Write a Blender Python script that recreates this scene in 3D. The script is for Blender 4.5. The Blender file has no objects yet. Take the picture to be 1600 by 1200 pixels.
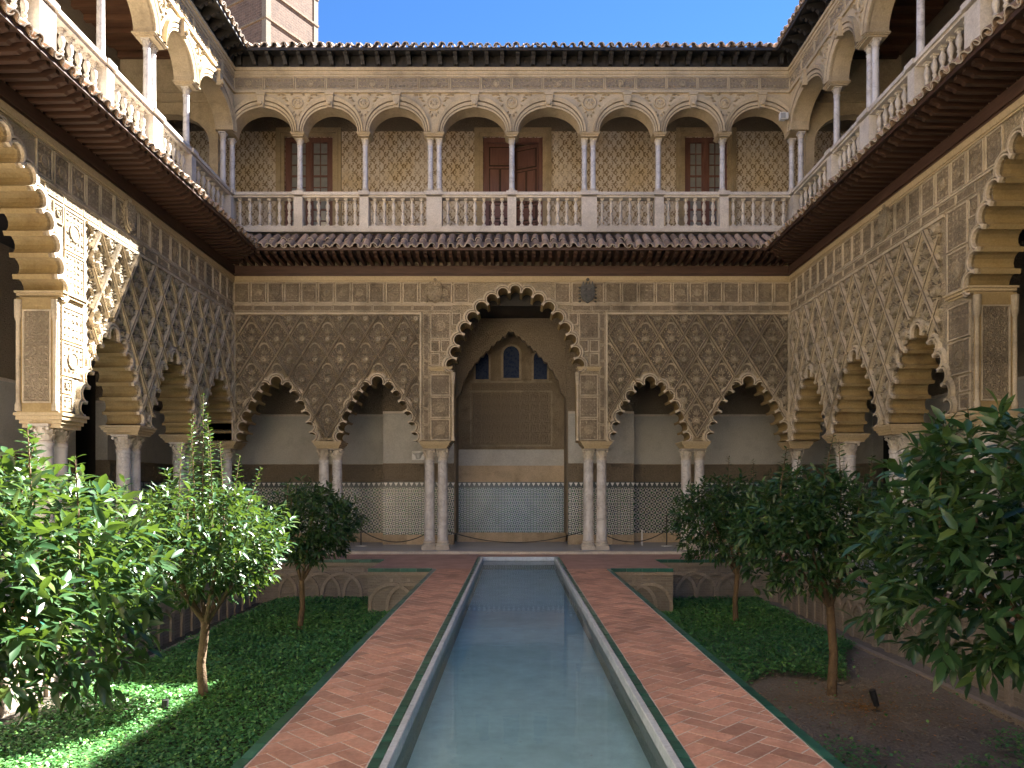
import bpy, bmesh, math, random
import numpy as np
from mathutils import Matrix, Vector

R = math.radians
rng = random.Random(11)
nrg = np.random.default_rng(5)
scene = bpy.context.scene
col = scene.collection

# ------------------------------------------------------------------ camera
EYE = 1.68
cam_data = bpy.data.cameras.new('camera')
cam_data.sensor_width = 36.0
cam_data.lens = 1155 / 1600 * 36
cam_data.shift_x = -4 / 1600
cam_data.shift_y = 163 / 1600
cam_data.clip_end = 2000
cam_data.clip_start = 0.05
cam = bpy.data.objects.new('camera', cam_data)
cam.location = (0, 0, EYE)
cam.rotation_euler = (R(90), 0, 0)
col.objects.link(cam)
scene.camera = cam

# ------------------------------------------------------------------ light
SUN_TO = Vector((0.765, 0.655, 1.0)).normalized()
sun_elev = math.asin(SUN_TO.z)
sun_az = math.atan2(SUN_TO.x, SUN_TO.y)
world = bpy.data.worlds.new('World')
scene.world = world
world.use_nodes = True
wn = world.node_tree
wn.nodes.clear()
sky = wn.nodes.new('ShaderNodeTexSky')
sky.sky_type = 'NISHITA'
sky.sun_disc = False
sky.sun_elevation = sun_elev
sky.sun_rotation = sun_az
sky.air_density = 0.35
sky.dust_density = 0.0
sky.ozone_density = 2.5
bg = wn.nodes.new('ShaderNodeBackground')
bg.inputs['Strength'].default_value = 0.05
wo = wn.nodes.new('ShaderNodeOutputWorld')
hs = wn.nodes.new('ShaderNodeHueSaturation')
hs.inputs['Saturation'].default_value = 1.17
wn.links.new(sky.outputs[0], hs.inputs['Color'])
wn.links.new(hs.outputs[0], bg.inputs[0])
wn.links.new(bg.outputs[0], wo.inputs[0])
sd = bpy.data.lights.new('sun', 'SUN')
sd.energy = 4.8
sd.angle = R(0.5)
sd.color = (1.0, 0.955, 0.89)
sun = bpy.data.objects.new('sun', sd)
sun.rotation_euler = SUN_TO.to_track_quat('Z', 'Y').to_euler()
sun.location = (20, 20, 40)
col.objects.link(sun)
scene.view_settings.view_transform = 'Standard'
scene.view_settings.look = 'None'
scene.view_settings.exposure = 3.38
scene.view_settings.gamma = 1.0
scene.view_settings.use_curve_mapping = False
scene.render.engine = 'CYCLES'
scene.cycles.use_denoising = True
scene.cycles.max_bounces = 8
scene.cycles.diffuse_bounces = 5

# ------------------------------------------------------------------ materials
def newmat(name):
    m = bpy.data.materials.new(name)
    m.use_nodes = True
    nt = m.node_tree
    nt.nodes.clear()
    out = nt.nodes.new('ShaderNodeOutputMaterial')
    b = nt.nodes.new('ShaderNodeBsdfPrincipled')
    nt.links.new(b.outputs[0], out.inputs[0])
    return m, nt, b, out

def N(nt, t, **kw):
    n = nt.nodes.new(t)
    for k, v in kw.items():
        if k.startswith('i_'):
            key = k[2:]
            key = int(key) if key.isdigit() else key.replace('_', ' ')
            n.inputs[key].default_value = v
        else:
            setattr(n, k, v)
    return n

def math_n(nt, op, a, b=None):
    n = nt.nodes.new('ShaderNodeMath')
    n.operation = op
    for i, x in enumerate((a, b)):
        if x is None:
            continue
        if isinstance(x, (int, float)):
            n.inputs[i].default_value = x
        else:
            nt.links.new(x, n.inputs[i])
    return n.outputs[0]

def coords(nt, kind='Object', scale=(1, 1, 1), rot=(0, 0, 0)):
    tc = nt.nodes.new('ShaderNodeTexCoord')
    mp = nt.nodes.new('ShaderNodeMapping')
    mp.inputs['Scale'].default_value = scale
    mp.inputs['Rotation'].default_value = rot
    nt.links.new(tc.outputs[kind], mp.inputs[0])
    return mp.outputs[0]

def ramp(nt, fac, stops):
    r = nt.nodes.new('ShaderNodeValToRGB')
    e = r.color_ramp.elements
    while len(e) < len(stops):
        e.new(0.5)
    for el, (p, c) in zip(e, stops):
        el.position = p
        el.color = (*c, 1)
    nt.links.new(fac, r.inputs[0])
    return r.outputs[0]

def mixc(nt, fac, a, b, mode='MIX'):
    n = nt.nodes.new('ShaderNodeMix')
    n.data_type = 'RGBA'
    n.blend_type = mode
    for s, x in ((n.inputs[0], fac), (n.inputs[6], a), (n.inputs[7], b)):
        if isinstance(x, (int, float)):
            s.default_value = x
        elif isinstance(x, tuple):
            s.default_value = (*x, 1)
        else:
            nt.links.new(x, s)
    return n.outputs[2]

def noise(nt, co, scale, detail=4, rough=0.55, dist=0.0):
    n = nt.nodes.new('ShaderNodeTexNoise')
    n.inputs['Scale'].default_value = scale
    n.inputs['Detail'].default_value = detail
    n.inputs['Roughness'].default_value = rough
    n.inputs['Distortion'].default_value = dist
    nt.links.new(co, n.inputs['Vector'])
    return n.outputs['Fac']

def voro(nt, co, scale, feature='F1'):
    n = nt.nodes.new('ShaderNodeTexVoronoi')
    n.feature = feature
    n.inputs['Scale'].default_value = scale
    nt.links.new(co, n.inputs['Vector'])
    return n.outputs['Distance']

def bump(nt, b, h, dist, strength=1.0):
    n = nt.nodes.new('ShaderNodeBump')
    n.inputs['Distance'].default_value = dist
    n.inputs['Strength'].default_value = strength
    nt.links.new(h, n.inputs['Height'])
    nt.links.new(n.outputs[0], b.inputs['Normal'])

def objrand(nt):
    return nt.nodes.new('ShaderNodeObjectInfo').outputs['Random']

def stone(name, c1, c2, scale=1.2, rough=0.85, fine=30.0, bd=0.006, carve=0.0, carve_scale=9.0, rand=0.0, stain=None, stain_amt=0.5, grime=0.0):
    """noise-mottled mineral surface, optionally with carved arabesque relief"""
    m, nt, b, _ = newmat(name)
    co = coords(nt)
    if rand:
        off = nt.nodes.new('ShaderNodeVectorMath'); off.operation = 'ADD'
        oi = nt.nodes.new('ShaderNodeObjectInfo')
        nt.links.new(co, off.inputs[0])
        sc = math_n(nt, 'MULTIPLY', oi.outputs['Random'], 37.0)
        nt.links.new(sc, off.inputs[1])
        co = off.outputs[0]
    n1 = noise(nt, co, scale, 6, 0.6)
    c = ramp(nt, n1, [(0.3, c1), (0.7, c2)])
    n2 = noise(nt, co, fine, 3, 0.6)
    c = mixc(nt, 0.35, c, ramp(nt, n2, [(0.25, tuple(x * 0.55 for x in c1)), (0.75, tuple(min(1, x * 1.25) for x in c2))]))
    if stain:
        n3 = noise(nt, co, scale * 0.6, 5, 0.7)
        c = mixc(nt, math_n(nt, 'MULTIPLY', ramp(nt, n3, [(0.52, (0, 0, 0)), (0.68, (1, 1, 1))]), stain_amt), c, stain)
    if rand:
        c = mixc(nt, 1.0, c, ramp(nt, objrand(nt), [(0, (1 - rand,) * 3), (1, (1 + rand * 0.6,) * 3)]), 'MULTIPLY')
    if grime:
        gp = nt.nodes.new('ShaderNodeNewGeometry').outputs['Position']
        ga = noise(nt, gp, 0.55, 6, 0.62, 0.6)
        gb = noise(nt, gp, 3.5, 5, 0.65)
        c = mixc(nt, 1.0, c, ramp(nt, ga, [(0.32, (1 - grime, 1 - grime * 1.02, 1 - grime * 1.05)), (0.5, (1, 1, 1)), (0.7, (1 + grime * .35, 1 + grime * .3, 1 + grime * .22))]), 'MULTIPLY')
        c = mixc(nt, 1.0, c, ramp(nt, gb, [(0.3, (1 - grime * .8,) * 3), (0.48, (1, 1, 1)), (0.75, (1 + grime * .25,) * 3)]), 'MULTIPLY')
    nt.links.new(c, b.inputs['Base Color'])
    b.inputs['Roughness'].default_value = rough
    h = math_n(nt, 'MULTIPLY', n2, bd)
    if carve:
        s = noise(nt, co, carve_scale, 2, 0.5, 2.2)
        s = ramp(nt, math_n(nt, 'ABSOLUTE', math_n(nt, 'SUBTRACT', s, 0.5)), [(0.02, (0, 0, 0)), (0.07, (1, 1, 1))])
        v = voro(nt, co, carve_scale * 1.9, 'DISTANCE_TO_EDGE')
        v = ramp(nt, v, [(0.03, (0, 0, 0)), (0.16, (1, 1, 1))])
        cv = math_n(nt, 'ADD', math_n(nt, 'MULTIPLY', s, 0.6), math_n(nt, 'MULTIPLY', v, 0.6))
        h = math_n(nt, 'ADD', h, math_n(nt, 'MULTIPLY', cv, carve))
    bump(nt, b, h, 1.0, 1.0)
    return m

M = {}
M['stucco'] = stone('carved_stucco', (0.46, 0.37, 0.245), (0.58, 0.48, 0.33), 0.8, carve=0.024, carve_scale=10, stain=(0.30, 0.26, 0.215), stain_amt=0.6, grime=0.35)
M['stucco_piece'] = stone('stucco_piece', (0.50, 0.415, 0.29), (0.62, 0.53, 0.385), 2.0, carve=0.012, carve_scale=16, rand=0.16, grime=0.4)
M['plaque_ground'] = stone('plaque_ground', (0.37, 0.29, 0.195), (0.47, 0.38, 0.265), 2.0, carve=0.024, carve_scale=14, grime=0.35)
M['stucco_ground'] = stone('shade_stucco_ground', (0.22, 0.175, 0.125), (0.31, 0.255, 0.185), 2.0, carve=0.02, carve_scale=14)  # recess shade of the carving put into a darker ground colour
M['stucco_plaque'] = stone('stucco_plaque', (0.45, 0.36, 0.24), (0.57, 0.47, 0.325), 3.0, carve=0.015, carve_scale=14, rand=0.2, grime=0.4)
M['stucco_rib'] = stone('stucco_rib', (0.50, 0.415, 0.29), (0.62, 0.525, 0.385), 1.5, bd=0.008, grime=0.4)
M['trim'] = stone('ochre_moulding', (0.46, 0.355, 0.205), (0.56, 0.45, 0.285), 1.5, bd=0.006)
M['soffit'] = stone('ochre_plaster', (0.33, 0.235, 0.10), (0.42, 0.315, 0.155), 1.4, bd=0.006, stain=(0.20, 0.13, 0.06), stain_amt=0.7)
M['upper'] = stone('upper_stucco', (0.44, 0.345, 0.205), (0.55, 0.44, 0.28), 0.9, bd=0.006, stain=(0.38, 0.31, 0.22), grime=0.25)
M['upper_carved'] = stone('upper_carved_stucco', (0.43, 0.335, 0.20), (0.54, 0.43, 0.275), 1.5, carve=0.013, carve_scale=11, rand=0.1, grime=0.25)
M['upper_ground'] = stone('upper_stucco_ground', (0.32, 0.25, 0.165), (0.41, 0.33, 0.225), 3.0, carve=0.016, carve_scale=12)  # relief and groove shade of the upper stucco put into its colour
M['rim'] = stone('pale_arch_rim', (0.58, 0.48, 0.35), (0.70, 0.60, 0.46), 2.0, bd=0.006, grime=0.3)
M['marble'] = None
M['pale'] = stone('pale_limestone', (0.60, 0.54, 0.46), (0.72, 0.66, 0.575), 1.5, bd=0.004, stain=(0.45, 0.38, 0.30), rand=0.08, grime=0.22)
M['plaster'] = stone('white_plaster', (0.48, 0.47, 0.43), (0.57, 0.56, 0.52), 0.7, bd=0.003, stain=(0.32, 0.29, 0.24), stain_amt=0.4, grime=0.15)
M['plinth'] = stone('plinth_stone', (0.40, 0.31, 0.20), (0.58, 0.46, 0.32), 2.0, bd=0.006, rand=0.25, grime=0.3)
M['frieze_dark'] = stone('brown_plasterwork', (0.27, 0.215, 0.15), (0.38, 0.31, 0.225), 1.0, carve=0.022, carve_scale=10)
M['soil'] = stone('garden_soil', (0.17, 0.142, 0.112), (0.28, 0.238, 0.19), 1.5, rough=1, bd=0.03, fine=25, stain=(0.15, 0.095, 0.05))
M['shade_dark_soil'] = stone('shade_dark_soil', (0.04, 0.034, 0.024), (0.075, 0.062, 0.045), 2.0, rough=1, bd=0.03, fine=25)  # earth colour darkened for the shade between the cover leaves
M['grout'] = stone('pale_grout', (0.45, 0.36, 0.30), (0.74, 0.66, 0.58), 5)
M['brick'] = stone('paving_brick', (0.50, 0.24, 0.155), (0.63, 0.35, 0.25), 7.0, rough=0.65, bd=0.003, rand=0.30, stain=(0.46, 0.30, 0.21), grime=0.25)
M['terracotta'] = stone('old_roof_tile', (0.34, 0.215, 0.14), (0.52, 0.39, 0.285), 6.0, rough=0.9, bd=0.005, rand=0.45, stain=(0.16, 0.13, 0.11))
M['gallery_floor'] = stone('grey_marble_floor', (0.34, 0.34, 0.37), (0.46, 0.46, 0.48), 1.5, rough=0.35, bd=0.0005)
M['lime'] = stone('limewashed_edge', (0.42, 0.36, 0.29), (0.56, 0.49, 0.41), 5, bd=0.006)
M['kerb'] = stone('sky_tinted_marble', (0.52, 0.58, 0.64), (0.64, 0.69, 0.74), 3, rough=0.25, bd=0.001, grime=0.2)  # white marble with the blue sky reflection put into its colour
M['metal'] = stone('black_metal', (0.02, 0.02, 0.02), (0.035, 0.035, 0.035), 8, rough=0.5, bd=0.001)
M['white_paint'] = stone('white_paint', (0.72, 0.72, 0.70), (0.8, 0.8, 0.78), 4, rough=0.4, bd=0.001)
M['dark_crest'] = stone('weathered_bronze', (0.05, 0.05, 0.05), (0.13, 0.125, 0.11), 14, rough=0.6, bd=0.01)
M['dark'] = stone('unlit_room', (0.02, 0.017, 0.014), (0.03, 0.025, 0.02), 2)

def wood(name, c1, c2, rough=0.6, axis=0, rand=0.25):
    m, nt, b, _ = newmat(name)
    s = [14.0, 14.0, 14.0]
    s[axis] = 1.6
    co = coords(nt, scale=tuple(s))
    n = noise(nt, co, 1.0, 5, 0.65, 0.4)
    c = ramp(nt, n, [(0.3, c1), (0.7, c2)])
    c = mixc(nt, 1.0, c, ramp(nt, objrand(nt), [(0, (1 - rand,) * 3), (1, (1 + rand,) * 3)]), 'MULTIPLY')
    nt.links.new(c, b.inputs['Base Color'])
    b.inputs['Roughness'].default_value = rough
    bump(nt, b, n, 0.004, 0.8)
    return m
M['wood'] = wood('dark_eave_wood', (0.035, 0.017, 0.011), (0.08, 0.038, 0.022), axis=1)
M['wood_black'] = wood('black_eave_wood', (0.012, 0.011, 0.011), (0.032, 0.028, 0.026), axis=1)
M['wood_trim'] = wood('brown_beam_wood', (0.055, 0.028, 0.02), (0.10, 0.054, 0.038), axis=0)
M['wood_ceiling'] = wood('ceiling_wood', (0.11, 0.05, 0.025), (0.19, 0.09, 0.045), axis=0)
M['door_wood'] = wood('red_brown_door_wood', (0.15, 0.07, 0.055), (0.24, 0.12, 0.092), axis=2, rough=0.45, rand=0.1)

def marble():
    m, nt, b, _ = newmat('veined_marble')
    tc = nt.nodes.new('ShaderNodeTexCoord')
    oi = nt.nodes.new('ShaderNodeObjectInfo')
    ad = nt.nodes.new('ShaderNodeVectorMath'); ad.operation = 'ADD'
    nt.links.new(tc.outputs['Object'], ad.inputs[0])
    nt.links.new(oi.outputs['Location'], ad.inputs[1])
    co = ad.outputs[0]
    v = noise(nt, co, 1.6, 6, 0.6, 1.6)
    v = math_n(nt, 'ABSOLUTE', math_n(nt, 'SUBTRACT', v, 0.5))
    c = ramp(nt, v, [(0.0, (0.36, 0.35, 0.36)), (0.03, (0.62, 0.60, 0.59)), (0.15, (0.74, 0.72, 0.70))])
    n2 = noise(nt, co, 5, 5, 0.6)
    c = mixc(nt, 0.45, c, ramp(nt, n2, [(0.3, (0.42, 0.36, 0.30)), (0.65, (0.72, 0.70, 0.68))]))
    nt.links.new(c, b.inputs['Base Color'])
    b.inputs['Roughness'].default_value = 0.42
    bump(nt, b, noise(nt, co, 30, 3), 0.002, 0.6)
    return m
M['marble'] = marble()

def glaze():
    m, nt, b, _ = newmat('green_glazed_tile')
    co = coords(nt)
    n = noise(nt, co, 6, 4)
    c = ramp(nt, n, [(0.3, (0.015, 0.075, 0.058)), (0.7, (0.035, 0.14, 0.10))])
    c = mixc(nt, 1.0, c, ramp(nt, objrand(nt), [(0, (0.65,) * 3), (1, (1.25,) * 3)]), 'MULTIPLY')
    nt.links.new(c, b.inputs['Base Color'])
    b.inputs['Roughness'].default_value = 0.28
    bump(nt, b, noise(nt, co, 15, 2), 0.004, 0.5)
    return m
M['glaze'] = glaze()

def azulejo(name, s, dark, light, rot=0.785):
    """small glazed lattice tiling: flat print on the dado"""
    m, nt, b, _ = newmat(name)
    co = coords(nt, rot=(0, rot, 0))
    ch = nt.nodes.new('ShaderNodeTexChecker')
    ch.inputs['Scale'].default_value = s
    sx = nt.nodes.new('ShaderNodeSeparateXYZ')
    nt.links.new(co, sx.inputs[0])
    cb = nt.nodes.new('ShaderNodeCombineXYZ')
    nt.links.new(sx.outputs[0], cb.inputs[0]); nt.links.new(sx.outputs[2], cb.inputs[1])
    cb.inputs[2].default_value = 0.013
    nt.links.new(cb.outputs[0], ch.inputs['Vector'])
    vo = nt.nodes.new('ShaderNodeTexVoronoi'); vo.voronoi_dimensions = '2D'
    vo.inputs['Scale'].default_value = s / 2; vo.inputs['Randomness'].default_value = 0.0
    nt.links.new(cb.outputs[0], vo.inputs['Vector'])
    vc = nt.nodes.new('ShaderNodeSeparateColor'); nt.links.new(vo.outputs['Color'], vc.inputs[0])
    wn_ = noise(nt, cb.outputs[0], s * .9, 0)
    dark_c = ramp(nt, wn_, [(0.36, dark), (0.45, (dark[0] * .5, dark[1] * 1.0, dark[2] * 1.9)), (0.52, (dark[0] * 1.9, dark[1] * 1.15, dark[2] * .5)), (0.6, (dark[0] * .5, dark[1] * 1.5, dark[2] * .8))])
    star = ramp(nt, vo.outputs['Distance'], [(0.30, (0, 0, 0)), (0.36, (1, 1, 1))])
    n = noise(nt, coords(nt), 3.0, 3)
    lc = ramp(nt, n, [(0.3, tuple(x * 0.75 for x in light)), (0.7, light)])
    c = mixc(nt, ch.outputs['Fac'], mixc(nt, star, dark_c, lc), mixc(nt, star, lc, dark_c))
    nt.links.new(c, b.inputs['Base Color'])
    b.inputs['Roughness'].default_value = 0.25
    return m
M['tile_fine'] = azulejo('lattice_tilework', 15, (0.07, 0.085, 0.085), (0.66, 0.65, 0.60))
M['tile_coarse'] = azulejo('star_tilework', 12, (0.07, 0.085, 0.08), (0.56, 0.56, 0.53), 0.0)
M['tile_blue'] = azulejo('strapwork_tilework', 16, (0.045, 0.075, 0.08), (0.50, 0.55, 0.55))

def sgraffito():
    """two-colour plaster damask printed flat on the upper gallery wall"""
    m, nt, b, _ = newmat('sgraffito_plaster')
    co = coords(nt)
    sx = nt.nodes.new('ShaderNodeSeparateXYZ')
    nt.links.new(co, sx.inputs[0])
    wob = noise(nt, co, 10, 2, 0.5)
    x = math_n(nt, 'ADD', math_n(nt, 'MULTIPLY', sx.outputs[0], 2 * math.pi / 0.27), math_n(nt, 'MULTIPLY', wob, 1.4))
    z = math_n(nt, 'ADD', math_n(nt, 'MULTIPLY', sx.outputs[2], 2 * math.pi / 0.36), math_n(nt, 'MULTIPLY', wob, 1.4))
    s1 = math_n(nt, 'MULTIPLY', math_n(nt, 'SINE', x), math_n(nt, 'SINE', z))
    s2 = math_n(nt, 'MULTIPLY', math_n(nt, 'SINE', math_n(nt, 'MULTIPLY', x, 3.0)), math_n(nt, 'COSINE', math_n(nt, 'MULTIPLY', z, 2.0)))
    s3 = math_n(nt, 'COSINE', math_n(nt, 'ADD', math_n(nt, 'MULTIPLY', x, 2.0), math_n(nt, 'MULTIPLY', math_n(nt, 'SINE', math_n(nt, 'MULTIPLY', z, 3.0)), 1.3)))
    f = math_n(nt, 'ADD', math_n(nt, 'ADD', s1, math_n(nt, 'MULTIPLY', s2, 0.7)), math_n(nt, 'MULTIPLY', s3, 0.5))
    f = math_n(nt, 'ADD', f, math_n(nt, 'MULTIPLY', math_n(nt, 'SUBTRACT', noise(nt, co, 24, 3), 0.5), 1.6))
    k = ramp(nt, f, [(0.22, (0, 0, 0)), (0.34, (1, 1, 1))])
    wear = noise(nt, co, 0.9, 5, 0.65)
    cream = ramp(nt, wear, [(0.35, (0.70, 0.56, 0.34)), (0.62, (0.78, 0.71, 0.62))])
    brown = ramp(nt, wear, [(0.35, (0.27, 0.18, 0.085)), (0.65, (0.40, 0.31, 0.20))])
    fade = ramp(nt, noise(nt, co, 1.3, 6, 0.7), [(0.5, (1, 1, 1)), (0.66, (0.12, 0.12, 0.12))])
    c = mixc(nt, math_n(nt, 'MULTIPLY', k, fade), cream, brown)
    nt.links.new(c, b.inputs['Base Color'])
    b.inputs['Roughness'].default_value = 0.9
    bump(nt, b, k, 0.006, 0.6)
    return m
M['sgraffito'] = sgraffito()

def brickwork(name, c1, c2, mortar, bw, bh, axis_x=True):
    m, nt, b, _ = newmat(name)
    co = coords(nt)
    sx = nt.nodes.new('ShaderNodeSeparateXYZ')
    nt.links.new(co, sx.inputs[0])
    cb = nt.nodes.new('ShaderNodeCombineXYZ')
    nt.links.new(math_n(nt, 'ADD', sx.outputs[0], sx.outputs[1]), cb.inputs[0]); nt.links.new(sx.outputs[2], cb.inputs[1])
    br = nt.nodes.new('ShaderNodeTexBrick')
    br.inputs['Color1'].default_value = (*c1, 1); br.inputs['Color2'].default_value = (*c2, 1)
    br.inputs['Mortar'].default_value = (*mortar, 1)
    br.inputs['Scale'].default_value = 1.0
    br.inputs['Brick Width'].default_value = bw; br.inputs['Row Height'].default_value = bh
    br.inputs['Mortar Size'].default_value = bh * 0.12
    nt.links.new(cb.outputs[0], br.inputs['Vector'])
    n = noise(nt, co, 2.5, 5)
    c = mixc(nt, 0.6, br.outputs['Color'], ramp(nt, n, [(0.3, tuple(x * 0.7 for x in c1)), (0.7, c2)]))
    nt.links.new(c, b.inputs['Base Color'])
    b.inputs['Roughness'].default_value = 0.9
    h = math_n(nt, 'ADD', math_n(nt, 'MULTIPLY', br.outputs['Fac'], -0.012), math_n(nt, 'MULTIPLY', noise(nt, co, 25, 3), 0.012))
    bump(nt, b, h, 1.0, 1.0)
    return m
M['bed_brick'] = brickwork('old_garden_brick', (0.25, 0.205, 0.16), (0.35, 0.295, 0.24), (0.40, 0.36, 0.31), 0.26, 0.055)
M['tower_brick'] = brickwork('tower_brick', (0.07, 0.036, 0.021), (0.145, 0.082, 0.05), (0.19, 0.135, 0.09), 0.32, 0.13)
M['apron'] = brickwork('far_paving', (0.40, 0.185, 0.13), (0.50, 0.27, 0.20), (0.50, 0.36, 0.29), 0.28, 0.14)

def leafmat(name, c1, c2, t, rough=0.38, tf=0.35):
    m, nt, b, out = newmat(name)
    g = nt.nodes.new('ShaderNodeNewGeometry')
    rnd = g.outputs['Random Per Island']
    oi = objrand(nt)
    r = math_n(nt, 'FRACT', math_n(nt, 'ADD', rnd, oi))
    c = ramp(nt, r, [(0.0, c1), (0.85, c2), (1.0, tuple(min(1, x) for x in (c2[0] * 2.0, c2[1] * 1.35, c2[2])))])
    nt.links.new(c, b.inputs['Base Color'])
    b.inputs['Roughness'].default_value = rough
    tr = nt.nodes.new('ShaderNodeBsdfTranslucent')
    tc = ramp(nt, r, [(0.0, tuple(x * 0.7 for x in t)), (1.0, t)])
    nt.links.new(tc, tr.inputs[0])
    mx = nt.nodes.new('ShaderNodeMixShader')
    mx.inputs[0].default_value = tf
    nt.links.new(b.outputs[0], mx.inputs[1]); nt.links.new(tr.outputs[0], mx.inputs[2])
    nt.links.new(mx.outputs[0], out.inputs[0])
    return m
M['leaf'] = leafmat('citrus_leaf', (0.022, 0.066, 0.028), (0.048, 0.108, 0.036), (0.12, 0.20, 0.02), 0.32, 0.25)
M['cover'] = leafmat('ground_cover_leaf', (0.06, 0.20, 0.06), (0.13, 0.34, 0.10), (0.12, 0.28, 0.05), 0.4, 0.25)
M['bark'] = stone('citrus_bark', (0.10, 0.065, 0.035), (0.19, 0.125, 0.07), 9, bd=0.02, fine=22)

def water():
    m, nt, b, out = newmat('pool_water')
    nt.nodes.remove(b)
    fr = nt.nodes.new('ShaderNodeFresnel'); fr.inputs['IOR'].default_value = 1.33
    gl = nt.nodes.new('ShaderNodeBsdfGlossy'); gl.inputs['Roughness'].default_value = 0.02
    tp = nt.nodes.new('ShaderNodeBsdfTransparent'); tp.inputs[0].default_value = (0.84, 0.96, 0.95, 1)
    bp = nt.nodes.new('ShaderNodeBump')
    bp.inputs['Distance'].default_value = 0.004; bp.inputs['Strength'].default_value = 0.25
    nt.links.new(noise(nt, coords(nt, scale=(1, 1.6, 1)), 3.2, 2), bp.inputs['Height'])
    nt.links.new(bp.outputs[0], gl.inputs['Normal']); nt.links.new(bp.outputs[0], fr.inputs['Normal'])
    mx = nt.nodes.new('ShaderNodeMixShader')
    nt.links.new(fr.outputs[0], mx.inputs[0]); nt.links.new(tp.outputs[0], mx.inputs[1]); nt.links.new(gl.outputs[0], mx.inputs[2])
    nt.links.new(mx.outputs[0], out.inputs[0])
    return m
M['water'] = water()
M['pool_floor'] = stone('pool_floor_plaster', (0.60, 0.74, 0.69), (0.70, 0.80, 0.75), 0.7, bd=0.002, fine=5, stain=(0.48, 0.60, 0.52), stain_amt=0.8)

M['pool_wall'] = stone('stained_pool_wall', (0.24, 0.26, 0.22), (0.36, 0.37, 0.32), 1.5, bd=0.004, stain=(0.20, 0.19, 0.12))
M['tile_ground'] = stone('dark_teal_tile', (0.05, 0.065, 0.065), (0.09, 0.11, 0.11), 6, rough=0.3, bd=0.001)
def glass():
    m, nt, b, _ = newmat('window_glass')
    b.inputs['Base Color'].default_value = (0.30, 0.31, 0.31, 1)
    b.inputs['Roughness'].default_value = 0.06
    n = noise(nt, coords(nt), 1.5, 3)
    nt.links.new(ramp(nt, n, [(0.3, (0.20, 0.21, 0.21)), (0.7, (0.42, 0.42, 0.40))]), b.inputs['Base Color'])
    return m
M['glass'] = glass()
def stained():
    m, nt, b, _ = newmat('blue_lattice_glass')
    v = voro(nt, coords(nt), 14)
    nt.links.new(ramp(nt, v, [(0.2, (0.008, 0.02, 0.07)), (0.6, (0.03, 0.045, 0.09))]), b.inputs['Base Color'])
    b.inputs['Roughness'].default_value = 0.7
    b.inputs['Specular IOR Level'].default_value = 0.15
    return m
M['stained'] = stained()

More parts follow.
